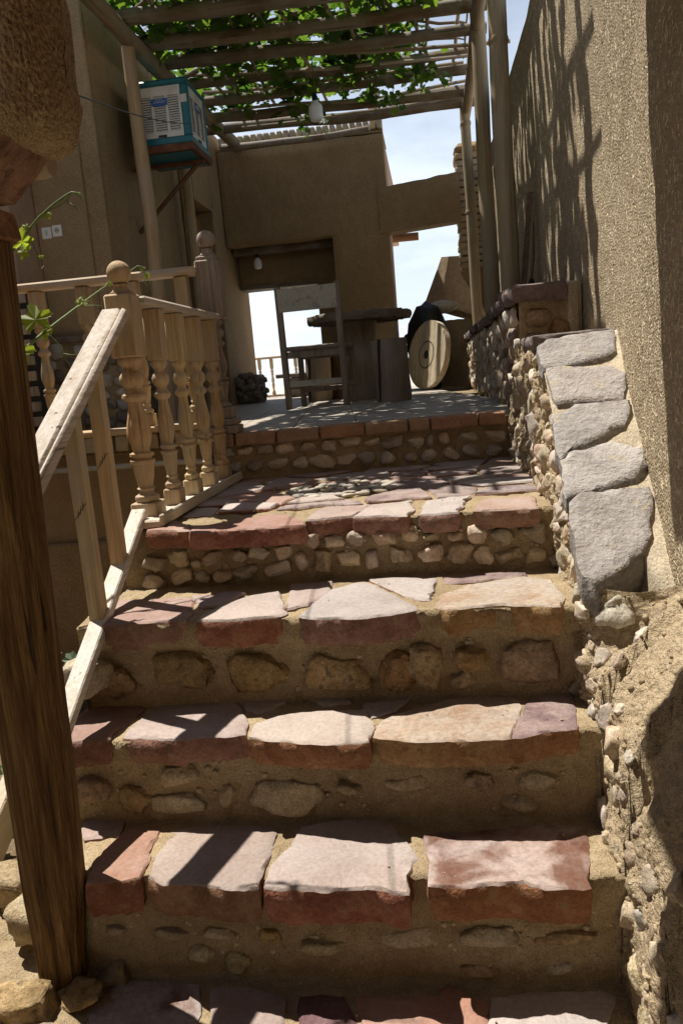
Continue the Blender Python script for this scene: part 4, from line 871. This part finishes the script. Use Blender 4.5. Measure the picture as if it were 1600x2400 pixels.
# ------------------------------------------------------------------ pergola
pg = thing('pergola', 'log pergola with many round cross poles over the terrace', 'pergola', (-.7, 6, 1.0))
def log(name, a, b, r, mat, parent, seed, n=12, seg=10, sag=.01, wob=.1, taper=1.0):
    a = Vector(a); b = Vector(b); P = []; Rr = []
    for i in range(seg+1):
        t = i/seg; p = a.lerp(b, t); k = sag*math.sin(t*math.pi)
        P.append(p+Vector((k*nz((t*2, seed, 0), 1.3), k*nz((t*2, 3, seed), 1.3), -abs(k)*.5+k*nz((t*2, seed, 7), 1.3)))); Rr.append(r*(1+(taper-1)*t)*(1+.06*nz((t*5, seed, 1), 1)))
    m = MB(); m.tube(P, Rr, n, wob, seed); return obj(name, m, mat, parent, smooth=True)
log('side_log', (-1.86, 3.2, 3.52), (-1.83, 8.36, 3.62), .058, 'pole_y', pg, 3, 14, 14, .03, .12)
log('side_log', (.43, 3.3, 3.52), (.45, 8.3, 3.53), .045, 'pole_y', pg, 4, 12, 12, .03)
for i, (y, z0, z1, r, x1) in enumerate(((3.55, 3.6, 3.56, .045, .6), (4.05, 3.61, 3.57, .05, .6), (4.5, 3.6, 3.58, .047, .55), (4.93, 3.62, 3.57, .05, .58), (5.32, 3.62, 3.57, .052, .55), (5.77, 3.635, 3.578, .05, .5), (6.1, 3.615, 3.56, .046, .52), (6.75, 3.69, 3.645, .042, .5), (7.1, 3.655, 3.635, .04, .52), (7.4, 3.615, 3.567, .043, .46), (7.68, 3.6, 3.572, .045, .52), (8.19, 3.575, 3.585, .036, -.47))):
    log('cross_pole', (-1.95, y, z0), (x1, y+rr.uniform(-.02, .02), z1), r, 'pole_x', pg, 20+i, 12, 12, .03, .14, rr.choice([.85, 1.1]))
for i, (y, x0, z0, x1, z1) in enumerate(((5.5, -1.95, 3.735, .3, 3.72), (5.95, -1.9, 3.73, .5, 3.7), (6.3, -1.9, 3.70, .7, 3.52), (6.7, -1.85, 3.735, .45, 3.6), (7.0, -1.85, 3.70, .4, 3.66), (7.3, -1.7, 3.63, .5, 3.62), (7.6, -1.6, 3.56, .45, 3.6), (4.3, -1.9, 3.7, .6, 3.68), (4.75, -1.9, 3.7, .6, 3.68), (5.15, -1.9, 3.72, .6, 3.66))):
    log('cross_stick', (x0, y, z0), (x1, y, z1), .0135, 'twig', pg, 50+i, 7, 8, .05, .1)
for i in range(11):
    x = -1.62+i*.2+rr.uniform(-.05, .05)
    log('long_stick', (x, 3.3+rr.uniform(0, .4), 3.665), (x+rr.uniform(-.1, .1), rr.uniform(6.7, 8.0), 3.70), .014, 'twig', pg, 70+i, 7, 10, .06, .1)
log('post', (-1.87, 5.5, ZT), (-1.865, 5.47, 3.50), .052, 'pole_z', pg, 90, 14, 14, .02, .1, .85)
log('post', (-1.93, 6.72, ZT), (-1.93, 6.72, 3.5), .045, 'pole_z', pg, 91, 12, 10, .01, .1, .9)
m = MB(); m.box((-.42, 8.52, 3.83), (.13, .04, .42), None, .004, jit=.003); obj('post', m, 'pole_z', pg)
# bamboo-like posts on the low wall
for i, (xb, xt, yb, r, zt, nodes, lab) in enumerate(((.462, .452, 4.66, .054, 3.6, (2.94,), 'thickest and nearest of the posts standing on the low wall'), (.458, .447, 5.95, .056, 3.62, (), 'middle of the three tall posts standing on the low wall'), (.452, .43, 7.75, .05, 3.7, (2.63, 3.4), 'thin farthest post of the three on the low wall, next to the brick pier'))):
    t = thing('pergola_post', lab, 'post', (xb, yb, 1.54), group='posts on the low wall')
    P = []; Rr = []
    for k in range(25):
        f = k/24; z = 1.53+(zt-1.53)*f
        P.append((xb+(xt-xb)*f+.006*nz((f*3, i, 0)), yb+.006*nz((f*3, i, 5)), z)); Rr.append(r*(1-.1*f)*(1+.03*nz((f*6, i, 2))))
    m = MB(); m.tube(P, Rr, 18, .04, i); s_ = obj('shaft', m, 'bamboo', t, smooth=True)
    for zn in nodes:
        m = MB(); f = (zn-1.53)/(zt-1.53); x = xb+(xt-xb)*f; rr2 = r*(1-.1*f)
        m.tube([(x, yb, zn-.018), (x, yb, zn-.006), (x, yb, zn+.006), (x, yb, zn+.018)], [rr2*1.02, rr2*1.09, rr2*1.09, rr2*1.02], 18); obj('node_ring', m, 'bamboo', t, smooth=True)
# ------------------------------------------------------------------ leaves
LEAF = [(0, 0), (.10, -.12), (.34, -.16), (.40, .02), (.56, .14), (.44, .30), (.50, .52), (.28, .52), (.20, .64), (0, .92), (-.20, .64), (-.28, .52), (-.50, .52), (-.44, .30), (-.56, .14), (-.40, .02), (-.34, -.16), (-.10, -.12)]
LC = (0, .26)
YLEAF = []
for k in range(72):
    a = 2*math.pi*k/72; ph = a-math.pi/2
    r_ = .44+.15*math.cos(5*ph)*(.6+.4*math.cos(ph))-.30*max(0, math.cos(ph-math.pi))**10+.035*(1 if k % 3 == 0 else -.5)
    YLEAF.append((math.cos(a)*r_, .30+math.sin(a)*r_))
def add_leaf(mb, c, size, nrm, ang, cup=.12, shape=LEAF):
    n = Vector(nrm).normalized(); t = n.cross(Vector((0, 0, 1)) if abs(n.z) < .9 else Vector((1, 0, 0))).normalized(); b = n.cross(t)
    e1 = t*math.cos(ang)+b*math.sin(ang); e2 = n.cross(e1)
    V = [Vector(c)+(e1*LC[0]+e2*LC[1])*size]
    for i, (x, y) in enumerate(shape):
        rad = math.hypot(x, y-.26)
        V.append(Vector(c)+(e1*x+e2*y)*size-n*size*(cup*rad+(.05*math.sin(i*2.3) if len(shape) < 30 else .12*math.sin(i*.52))*rad))
    m = len(shape); mb.add(V, [(0, i+1, (i+1) % m+1) for i in range(m)])
gv = thing('grape_vine', 'leafy grapevine canopy spreading over the pergola poles', 'vine', (-.7, 5.5, 1.0))
lm = MB(); rl = random.Random(3); cnt = 0; k = 0
while cnt < 3900 and k < 60000:
    k += 1; x = rl.uniform(-1.95, .62); y = rl.uniform(3.55, 7.45)
    d = .52+.55*fbm((x, y, 0), 1.5, 8, 3)
    edge = 7.35-.15*abs(x+1)-max(0, x+.2)*1.5
    if x > .1: d -= .28
    if y > edge: d -= (y-edge)*3
    if y < 4.4: d -= (4.4-y)*.42
    if x < -1.5: d -= .12
    if rl.random() > d: continue
    z = 3.67+abs(rl.gauss(0, .11))-(.08 if rl.random() < .14 else 0)
    if y > 6.7 and rl.random() < .25: z -= rl.uniform(0, .12)
    add_leaf(lm, (x, y, z), rl.uniform(.06, .12), (rl.gauss(0, .55), rl.gauss(0, .55), 1), rl.uniform(0, 6.28)); cnt += 1
for i in range(150):       # hanging sprays
    x, y, z = rl.choice([(-.05, 7.05, 3.58), (-.25, 7.2, 3.56), (-.9, 7.45, 3.52), (.1, 6.9, 3.6), (.58, 5.0, 3.45), (.6, 4.8, 3.5)])
    add_leaf(lm, (x+rl.gauss(0, .1), y+rl.gauss(0, .1), z+rl.gauss(0, .06)), rl.uniform(.06, .1), (rl.gauss(0, .7), rl.gauss(-.4, .7), .5), rl.uniform(0, 6.28))
obj('foliage', lm, 'leaf', gv, kind='stuff')
for i in range(15):
    P = []; x = rl.uniform(-1.7, .2); y = rl.uniform(3.6, 6); a = rl.uniform(.6, 2.4)
    for s_ in range(12):
        P.append((x, y, 3.69+.03*math.sin(s_+i))); a += rl.gauss(0, .35); x += math.cos(a)*.18; y += math.sin(a)*.2
        x = min(.4, max(-1.85, x)); y = min(7.3, y)
    m = MB(); m.tube(P, [.014-.0008*s_ for s_ in range(len(P))], 6); obj('cane', m, 'cane', gv, smooth='all')
m = MB(); m.tube([(-2.0, 6.86, 1.02), (-1.99, 6.85, 1.8), (-1.98, 6.85, 2.6), (-1.97, 6.82, 3.3), (-1.85, 6.7, 3.72), (-1.5, 6.5, 3.74)], [.035, .032, .03, .028, .024, .02], 9, .15, 3); obj('trunk', m, 'cane', gv, smooth='all')
# climbing shoots by the railing
def shoot(name, label, path, rads, leaves, tendrils, ptsz):
    t = thing(name, label, 'vine shoot', path[0], group=None)
    m = MB(); m.tube(path, rads, 7); obj('stem', m, 'stem', t, smooth='all')
    for (c, s_, nrm, ang) in leaves:
        m = MB(); add_leaf(m, c, s_, nrm, ang, .18, YLEAF); obj('leaf', m, 'young_leaf', t)
    for P in tendrils:
        m = MB(); m.tube(P, .0014, 5); obj('tendril', m, 'stem', t, smooth='all')
toC = (.25, -.9, .35)
shoot('vine_shoot', 'young grapevine shoot curling up beside the porch bracket', [(-1.06, 1.88, 1.57), (-1.013, 1.9, 1.609), (-.96, 1.9, 1.657), (-.92, 1.9, 1.691), (-.88, 1.9, 1.716), (-.847, 1.9, 1.733), (-.83, 1.9, 1.740), (-.815, 1.9, 1.737), (-.805, 1.9, 1.717)], [.0048, .0046, .0042, .0038, .0033, .0028, .0022, .0018, .001],
  [((-.965, 1.88, 1.622), .055, (.6, -.7, -.2), 3.0), ((-.985, 1.9, 1.61), .04, (-.2, -.8, .3), 2.2), ((-.905, 1.9, 1.70), .022, toC, .8), ((-.945, 1.89, 1.675), .02, toC, -1), ((-.935, 1.9, 1.60), .014, toC, 2), ((-.815, 1.9, 1.737), .01, toC, 1)],
  [[(-.9, 1.9, 1.703), (-.865, 1.9, 1.712), (-.845, 1.9, 1.722), (-.832, 1.9, 1.738)], [(-.845, 1.9, 1.722), (-.83, 1.9, 1.71), (-.822, 1.9, 1.70)], [(-.965, 1.9, 1.645), (-.945, 1.9, 1.635), (-.937, 1.9, 1.605), (-.937, 1.9, 1.58), (-.93, 1.9, 1.573), (-.925, 1.9, 1.579)]], 0)
shoot('vine_shoot', 'grapevine shoot with sunlit yellow green leaves reaching to the newel ball', [(-1.32, 2.2, 1.33), (-1.238, 2.3, 1.401), (-1.177, 2.35, 1.458), (-1.135, 2.4, 1.50), (-1.091, 2.45, 1.542), (-1.075, 2.56, 1.59), (-1.062, 2.65, 1.629)], [.0055, .005, .0048, .0042, .0038, .003, .0018],
  [((-1.185, 2.33, 1.475), .10, (.25, -.85, .35), 3.3), ((-1.175, 2.36, 1.475), .055, (-.3, -.8, .4), .4), ((-1.20, 2.2, 1.375), .10, (.3, -.8, .4), 3.0), ((-1.085, 2.44, 1.555), .038, (.2, -.5, .8), .6), ((-1.1, 2.44, 1.555), .03, (-.4, -.5, .8), 2.2), ((-1.06, 2.62, 1.628), .022, toC, .4)],
  [[(-1.165, 2.37, 1.45), (-1.154, 2.4, 1.42), (-1.145, 2.4, 1.385), (-1.128, 2.4, 1.345)], [(-1.149, 2.4, 1.395), (-1.12, 2.4, 1.388), (-1.09, 2.42, 1.385)], [(-1.09, 2.46, 1.54), (-1.06, 2.48, 1.54), (-1.035, 2.49, 1.536)]], 0)
shoot('vine_shoot', 'small curling vine tip behind the newel ball on the terrace rail', [(-1.04, 2.72, 1.655), (-1.02, 2.75, 1.677), (-.998, 2.75, 1.688), (-.98, 2.75, 1.684), (-.973, 2.75, 1.65), (-.955, 2.75, 1.61), (-.939, 2.75, 1.58)], [.002, .002, .002, .0018, .0016, .0012, .001],
  [((-.985, 2.75, 1.683), .02, toC, .5), ((-.97, 2.75, 1.655), .018, toC, 2.8), ((-.965, 2.75, 1.645), .025, (.5, -.5, .2), 3.3)], [[(-.975, 2.75, 1.66), (-.978, 2.75, 1.63), (-.972, 2.75, 1.615)]], 0)
# garden plants left of the stairs
for i, (x, y, n, h) in enumerate(((-1.35, 2.75, 42, .4), (-1.55, 3.2, 38, .35), (-1.3, 2.25, 30, .3), (-1.75, 2.5, 40, .4), (-1.95, 2.0, 34, .35))):
    t = thing('creeper_plant', ['dark green creeper at the wall foot seen between the handrail balusters', 'dark green creeper farthest back against the terrace wall', 'low dark green creeper close beside the steps', 'dark green creeper hidden behind the old post', 'dark green creeper left of the old post'][i], 'plant', (x, y, -.25), group='creepers in the garden bed')
    m = MB()
    for k in range(n): add_leaf(m, (x+rl.gauss(0, .13), y+rl.gauss(0, .13), -.2+abs(rl.gauss(0, h*.6))), rl.uniform(.05, .09), (rl.gauss(.2, .6), rl.gauss(-.4, .6), .8), rl.uniform(0, 6.28))
    obj('foliage', m, 'dark_leaf', t, kind='stuff')
    m = MB()
    for k in range(4): m.tube([(x, y, -.25), (x+rl.gauss(0, .05), y+rl.gauss(0, .05), -.05), (x+rl.gauss(0, .1), y+rl.gauss(0, .1), .15)], .005, 5)
    obj('stems', m, 'stem', t)
# ------------------------------------------------------------------ cooler
AX0, AX1, AY0, AY1, AZ0, AZ1 = -1.94, -1.535, 5.6, 6.04, 2.91, 3.33
ac = thing('air_cooler', 'teal and white window air cooler mounted high on the left wall', 'air cooler', ((AX0+AX1)/2, (AY0+AY1)/2, AZ0-.05))
m = MB(); t_ = .05
m.bb(AX0, AX1, AY0, AY1, AZ1-.045, AZ1, .014)
for x in (AX0+t_/2, AX1-t_/2):
    for y in (AY0+t_/2, AY1-t_/2): m.box((x, y, (AZ0+AZ1)/2), (t_, t_, AZ1-AZ0-.09), None, .008)
m.bb(AX0+.001, AX1-.001, AY0+.001, AY1-.001, AZ0, AZ0+.045, .004)
body = obj('cabinet', m, 'teal', ac)
m = MB(); m.bb(-2.08, AX0-.002, AY1-.06, AY1, AZ0+.06, AZ1-.06); obj('duct', m, 'teal', ac)
m = MB(); m.bb(AX0+.05, AX1-.05, AY0+.03, AY1-.03, AZ0+.02, AZ1-.03); obj('dark_recess', m, 'dark_slot', ac)  # dark box stands in for the shade behind the louvre slots
def louvre(face):
    m = MB()
    if face == 'front': L0, L1 = AX0+.052, AX1-.052; P = lambda a, d, z: (a, AY0+.008+d, z); sx = lambda w_, dd, h_: (w_, dd, h_)
    else: L0, L1 = AY0+.052, AY1-.052; P = lambda a, d, z: (AX1-.008-d, a, z); sx = lambda w_, dd, h_: (dd, w_, h_)
    z0, z1 = AZ0+.047, AZ1-.047; Wd = L1-L0
    cols = [(.055, .30), (.365, .635), (.70, .945)]
    m.box(P((L0+L1)/2, 0, z0+.018), sx(Wd, .008, .036)); m.box(P((L0+L1)/2, 0, z1-.03), sx(Wd, .008, .06))
    ed = [0]+[e for c_ in cols for e in c_]+[1]
    for a, b in zip(ed[0::2], ed[1::2]): m.box(P(L0+(a+b)/2*Wd, 0, (z0+.036+z1-.06)/2), sx((b-a)*Wd, .008, z1-z0-.096))
    ns = 15
    for a, b in cols:
        for k in range(ns):
            z = z0+.036+(k+.5)*(z1-z0-.096)/ns
            r = Matrix.Rotation(-.55, 3, 'X') if face == 'front' else Matrix.Rotation(-.55, 3, 'Y')
            m.box(P(L0+(a+b)/2*Wd, .004, z), sx((b-a)*Wd, .003, .0125), r)
    pn = obj('louvre_panel', m, 'white_metal', ac)
    m = MB(); m.box(P(L0+.5*Wd, -.006, z1-.10), sx(.115 if face == 'front' else .1, .004, .045)); lb_ = obj('name_label', m, 'blue_label', pn)
    g = MB(); pp_ = [(-.04, -.004), (-.035, .006), (-.028, -.004), (-.02, -.003), (-.014, .008), (-.008, -.003), (0, -.002), (.006, .007), (.012, -.004), (.022, -.002), (.03, .009), (.034, -.005), (.042, .003)]
    g.tube([P(L0+.5*Wd+a*.95, -.0095, z1-.10+b*1.1) for a, b in pp_], .0022, 5); g.tube([P(L0+.5*Wd+a, -.0095, z1-.10+b) for a, b in ((-.03, .013), (-.01, .016), (.02, .013))], .0016, 5)
    obj('lettering', g, 'white_metal', lb_)
    m = MB(); m.box(P(L0+.5*Wd, -.005, z0+.008), sx(.06, .006, .014)); obj('latch', m, 'black_rubber', pn)
louvre('front'); louvre('side')
m = MB(); m.box((AX1-.028, AY0-.003, AZ1-.14), (.042, .003, .05)); obj('energy_sticker', m, 'white_metal', ac)
m = MB(); m.bb(AX0, AX1+.012, AY0-.012, AY1+.02, AZ0-.052, AZ0-.003, .004); obj('water_tray', m, 'rust', ac)
m = MB(); m.bb(AX0+.02, AX1-.02, AY0+.02, AY1-.02, AZ0-.058, AZ0-.0535); obj('tray_bottom', m, 'teal', ac)
m = MB(); m.tube([(AX1-.02, 5.85, AZ0-.06), (-1.9, 5.85, 2.55), (-2.07, 5.85, 2.40)], .017, 4); obj('strut', m, 'rust', ac)
m = MB(); m.bb(-2.07, AX1, 5.83, 5.87, AZ0-.085, AZ0-.06); obj('bracket_arm', m, 'rust', ac)
P = [Vector((-.80, 1.64, 1.915)).lerp(Vector((AX1+.005, AY0-.01, 3.02)), i/14)-Vector((0, 0, .03*math.sin(math.pi*i/14))) for i in range(15)]
m = MB(); m.tube(P, .0024, 6); obj('power_cable', m, 'black_rubber', smooth='all', label='thin black cable strung from the porch lintel to the air cooler', cat='cable')
# ------------------------------------------------------------------ bulbs, switches, odds
def bulb(c, s_, wire_top, label, mat='bulb_white'):
    t = thing('light_bulb', label, 'light bulb', (c[0], c[1], c[2]))
    m = MB(); m.lathe([(0, .002), (.004*s_/.06, s_*.3), (s_*.12, s_*.42), (s_*.35, s_*.5), (s_*.95, s_*.5), (s_*1.1, s_*.46), (s_*1.3, s_*.26), (s_*1.4, s_*.24)], c, 24); obj('glass', m, mat, t, smooth='all')
    m = MB(); m.lathe([(s_*1.38, s_*.22), (s_*1.65, s_*.22), (s_*1.95, s_*.12)], c, 16); obj('socket', m, 'black_rubber', t, smooth=True)
    m = MB(); m.tube([(c[0], c[1], c[2]+s_*1.9), (c[0]+.004, c[1], (c[2]+wire_top)/2), (c[0], c[1], wire_top)], .004, 6); obj('wire', m, 'cane', t)
bulb((-.752, 6.3, 3.14), .105, 3.62, 'white lamp bulb hanging on a wire under the pergola')
bulb((-1.80, 8.66, 2.44), .085, 2.6, 'white lamp bulb hanging in the doorway of the back building')
bulb((.50, 5.2, 2.74), .05, 3.0, 'small pink bulb hanging between the posts by the right wall', 'pink_bulb')
sp = thing('wall_switch', 'white switch plate left of its twin socket on the left wall', 'light switch', (-2.495, 5.23, 2.33))
m = MB(); m.box((-2.496, 5.236, 2.345), (.068, .008, .075), None, .003); obj('plate', m, 'switch_plastic', sp)
m = MB(); m.box((-2.496, 5.231, 2.345), (.012, .006, .03), None, .001); obj('rocker', m, 'pale_cloth', sp)
sp = thing('power_socket', 'white round hole power socket plate on the left wall', 'power socket', (-2.42, 5.23, 2.33))
m = MB(); m.box((-2.422, 5.236, 2.352), (.068, .008, .075), None, .003); obj('plate', m, 'switch_plastic', sp)
m = MB(); m.tube([(-2.422, 5.2315, 2.355), (-2.422, 5.230, 2.355)], .018, 18); obj('socket_ring', m, 'conduit', sp)
m = MB(); [m.tube([(-2.422+d, 5.2298, 2.355), (-2.422+d, 5.2285, 2.355)], .0028, 8) for d in (-.009, 0, .009)]; obj('pin_holes', m, 'black_rubber', sp)
m = MB(); m.add([(.585, 4.72, 2.17), (.615, 4.72, 2.165), (.60, 5.2, 1.56), (.56, 5.2, 1.56), (.585, 4.75, 2.17), (.615, 4.75, 2.165), (.60, 5.23, 1.56), (.56, 5.23, 1.56)], [(0, 1, 2, 3), (7, 6, 5, 4), (0, 4, 5, 1), (1, 5, 6, 2), (2, 6, 7, 3), (3, 7, 4, 0)])
obj('leaning_board', m, 'weathered_z', label='narrow weathered board leaning on the right wall behind the nearest post', cat='board')
sk = thing('hanging_socket', 'black cable socket hanging on the right wall above the low wall', 'socket', (.57, 4.5, 1.6))
m = MB(); m.tube([(.55, 4.66, 1.575), (.565, 4.6, 1.64), (.57, 4.57, 1.68)], [.016, .02, .014], 10); obj('socket_body', m, 'black_rubber', sk, smooth=True)
m = MB(); m.tube([(.57, 4.57, 1.68), (.585, 4.56, 1.8), (.59, 4.56, 1.98)], .003, 5); obj('cord', m, 'black_rubber', sk)
cb = thing('slatted_crate', 'dark slatted crate behind the terrace balustrade beside the old post', 'crate', (-2.62, 4.75, ZT))
for k in range(9): m = MB(); m.box((-2.62, 4.72, 1.12+k*.095), (.34, .02, .06), None, .003, jit=.003); obj('slat', m, 'weathered_z', cb)
m = MB(); m.bb(-2.79, -2.45, 4.735, 4.87, ZT, 1.93); obj('box', m, 'dark_slot', cb)
# ------------------------------------------------------------------ terrace furniture
def furniture_box(m, c, s_, bev=.004, rot=None): m.box(c, s_, rot, bev, jit=.0015)
cr = thing('wooden_chair', 'old wooden chair with chipped painted back panel facing away', 'chair', (-.86, 6.12, ZT), R_(-6))
for x in (-.225, .225):
    m = MB(); m.add([(x-.021, -.20, 0), (x+.021, -.20, 0), (x+.021, -.155, 0), (x-.021, -.155, 0), (x-.021, -.235, .90), (x+.021, -.235, .90), (x+.021, -.195, .90), (x-.021, -.195, .90)], [(3, 2, 1, 0), (4, 5, 6, 7), (0, 1, 5, 4), (1, 2, 6, 5), (2, 3, 7, 6), (3, 0, 4, 7)]); obj('leg', m, 'chair_wood', cr, local=True)
    m = MB(); m.box((x*.93, .2, .215), (.04, .042, .43), None, .003); obj('leg', m, 'chair_wood', cr, local=True)
    m = MB(); m.box((x*.97, .02, .16), (.022, .34, .035), None, .003); obj('stretcher', m, 'chair_wood', cr, local=True)
m = MB(); m.box((0, -.226, .80), (.45, .022, .17), Matrix.Rotation(.045, 3, 'X'), .004); obj('backrest', m, 'chipped_paint', cr, local=True)
m = MB(); m.box((0, .0, .447), (.47, .45, .03), None, .006); obj('seat', m, 'chair_wood', cr, local=True)
m = MB(); m.box((0, .2, .40), (.40, .025, .06), None, .003); obj('apron', m, 'chair_wood', cr, local=True)
m = MB(); m.box((0, -.19, .40), (.40, .02, .05), None, .003); obj('apron', m, 'chair_wood', cr, local=True)
m = MB(); m.box((0, -.18, .185), (.43, .022, .045), None, .003); obj('stretcher', m, 'chipped_paint', cr, local=True)
m = MB(); m.box((0, .2, .13), (.40, .022, .04), None, .003); obj('stretcher', m, 'chair_wood', cr, local=True)
def stump(c, r, h, label, mat='stump_z', seed=0, n=36, taper=.95, lean=(0, 0)):
    P = [(c[0]+lean[0]*k/8, c[1]+lean[1]*k/8, c[2]+h*k/8) for k in range(9)]
    t = thing('stump_seat', label, 'stool', (c[0], c[1], c[2]), group='log stump seats around the table')
    m = MB(); m.tube(P, [r*(taper+(1-taper)*k/8) for k in range(9)], n, .07, seed); obj('trunk', m, mat, t, smooth=True)
    m = MB(); a = 3.9
    for k in range(5): pass
    m.tube([(c[0]+lean[0]*k/8+math.cos(a+.04*k)*r*.985, c[1]+math.sin(a+.04*k)*r*.985, c[2]+h*k/8+.001) for k in range(9)], [.006+.001*k for k in range(9)], 6); obj('split', m, 'dark_slot', t)
tt = thing('round_table', 'round plank table with a thick rough top on a trunk pedestal', 'table', (-.59, 6.75, ZT))
n = 9; Rt = .435
for i in range(n):
    x0 = -Rt+2*Rt*i/n; x1 = -Rt+2*Rt*(i+1)/n-.006; pts = []
    for k in range(5): x = x0+(x1-x0)*k/4; pts.append((x, -math.sqrt(max(.002, Rt*Rt-x*x))))
    pts += [(x, -y) for x, y in pts[::-1]]
    a = R_(80); pts = [(-.59+x*math.cos(a)-y*math.sin(a), 6.75+x*math.sin(a)+y*math.cos(a)) for x, y in pts]
    zz = ZT+.715+rr.uniform(-.006, .006)
    obj('top_plank', slab(pts, lambda x, y, zz=zz: zz, .062, 800+i, .03, .008, .006), ('table_top', 'table_top'), tt, smooth=True)
m = MB(); m.tube([(-.61, 6.78, ZT), (-.60, 6.77, ZT+.2), (-.60, 6.77, ZT+.45), (-.595, 6.76, ZT+.655)], [.165, .14, .14, .15], 30, .07, 8); obj('pedestal', m, 'stump_z', tt, smooth=True)
stump((-.30, 5.95, ZT), .138, .455, 'pale split log stump seat standing right of the table', 'stump_z', 5, taper=.93, lean=(-.012, 0))
stump((-1.05, 7.3, ZT), .12, .43, 'log stump seat seen through the chair legs', 'stump_z', 6)
stump((-.88, 7.45, ZT), .1, .44, 'dark log stump seat behind the chair beside the pedestal', 'old_post', 7)
bn = thing('stone_bench', 'low dark plank bench by the far railing beyond the doorway', 'bench', (-1.55, 9.5, ZT))
m = MB(); m.bb(-1.86, -1.15, 9.35, 9.65, ZT+.24, ZT+.285, .006, jit=.004); obj('seat_plank', m, 'table_top', bn)
for x in (-1.6, -1.25): m = MB(); m.bb(x-.1, x+.1, 9.38, 9.62, ZT, ZT+.238, .01, jit=.006); obj('block', m, 'rubble_dark', bn)
dm = thing('cable_drum_disc', 'round pale plank disc of a cable drum leaning at the back', 'drum disc', (-.03, 7.95, ZT), 0)
th_ = R_(-57); tilt = R_(11)
Rd = Matrix.Rotation(th_, 3, 'Z') @ Matrix.Rotation(-tilt, 3, 'X')
cD = Vector((-.03, 7.95, ZT+.342)); rD = .335
n = 9
for i in range(n):
    x0 = -rD+2*rD*i/n; x1 = -rD+2*rD*(i+1)/n-.005; ol = []
    for k in range(6): x = x0+(x1-x0)*k/5; ol.append((x, -math.sqrt(max(.001, rD*rD-x*x))))
    ol += [(x, -y) for x, y in ol[::-1]]; m = MB(); k = len(ol)
    V = [cD+Rd @ Vector((x, -.03, z)) for x, z in ol]+[cD+Rd @ Vector((x, .03, z)) for x, z in ol]
    m.add(V, [tuple(range(k)), tuple(range(2*k-1, k-1, -1))]+[(j, j+k, (j+1) % k+k, (j+1) % k) for j in range(k)]); obj('plank', m, 'drum_wood', dm)
m = MB(); m.tube([cD+Rd @ Vector((0, -.0305, 0)), cD+Rd @ Vector((0, -.032, 0))], .042, 20); obj('axle_hole', m, 'dark_slot', dm)
m = MB(); V = []; k = 36
for r_ in (.125, .137):
    V += [cD+Rd @ Vector((math.cos(2*math.pi*j/k)*r_, -.0315, math.sin(2*math.pi*j/k)*r_)) for j in range(k)]
m.add(V, [(j, (j+1) % k, (j+1) % k+k, j+k) for j in range(k)]); obj('scored_ring', m, 'marker', dm)
tp = thing('tarpaulin_heap', 'black tarpaulin heap with a pale cloth flap behind the cable drum', 'tarpaulin', (-.02, 8.5, ZT))
def heap(c, ax, seed): 
    m = MB(); V = []
    for v in ICO3_V:
        f = 1+.13*fbm(v, 2.4, seed, 4); V.append((c[0]+v.x*ax[0]*f, c[1]+v.y*ax[1]*f, c[2]+v.z*ax[2]*f))
    return m.add(V, ICO3_F)
obj('tarpaulin', heap((-.03, 8.44, 1.45), (.22, .2, .47), 9), 'black_tarp', tp, smooth='all')
obj('corner_fold', heap((-.22, 8.5, 1.56), (.07, .07, .06), 4), 'black_tarp', tp, smooth='all')
obj('cloth_flap', heap((.14, 8.6, 1.86), (.16, .16, .07), 5), 'pale_cloth', tp, smooth='all')
lsb = thing('rubble_block', 'low dark rubble stone block at the left foot of the doorway', 'stone block', (-1.95, 8.35, ZT))
m = MB(); m.bb(-2.06, -1.83, 8.2, 8.6, ZT, ZT+.3, .02); obj('core', m, 'rubble_dark', lsb)
for i in range(26):
    obj('stone', rock((rr.uniform(-2.05, -1.82), 8.2 if i < 18 else rr.uniform(8.2, 8.6), ZT+rr.uniform(.03, .3)) if i < 18 else (-1.83, rr.uniform(8.22, 8.6), ZT+rr.uniform(.03, .3)), (.04, .03, .035), 6000+i, .25, 4), 'rubble_dark', lsb, smooth='all')
fb = thing('far_balustrade', 'turned wooden balustrade at the far terrace edge against the sky', 'balustrade', (-2.0, 10.5, ZT))
for i in range(8): bal((-2.62+i*.163, 10.5, 1.055), .475, fb, 1.0, 12, 'pine_z')
m = MB(); m.bb(-2.8, -1.3, 10.46, 10.54, 1.531, 1.56, .005); obj('top_rail', m, 'pine_x', fb)
m = MB(); m.bb(-2.8, -1.3, 10.47, 10.53, 1.03, 1.055, .004); obj('base_rail', m, 'pine_x', fb)
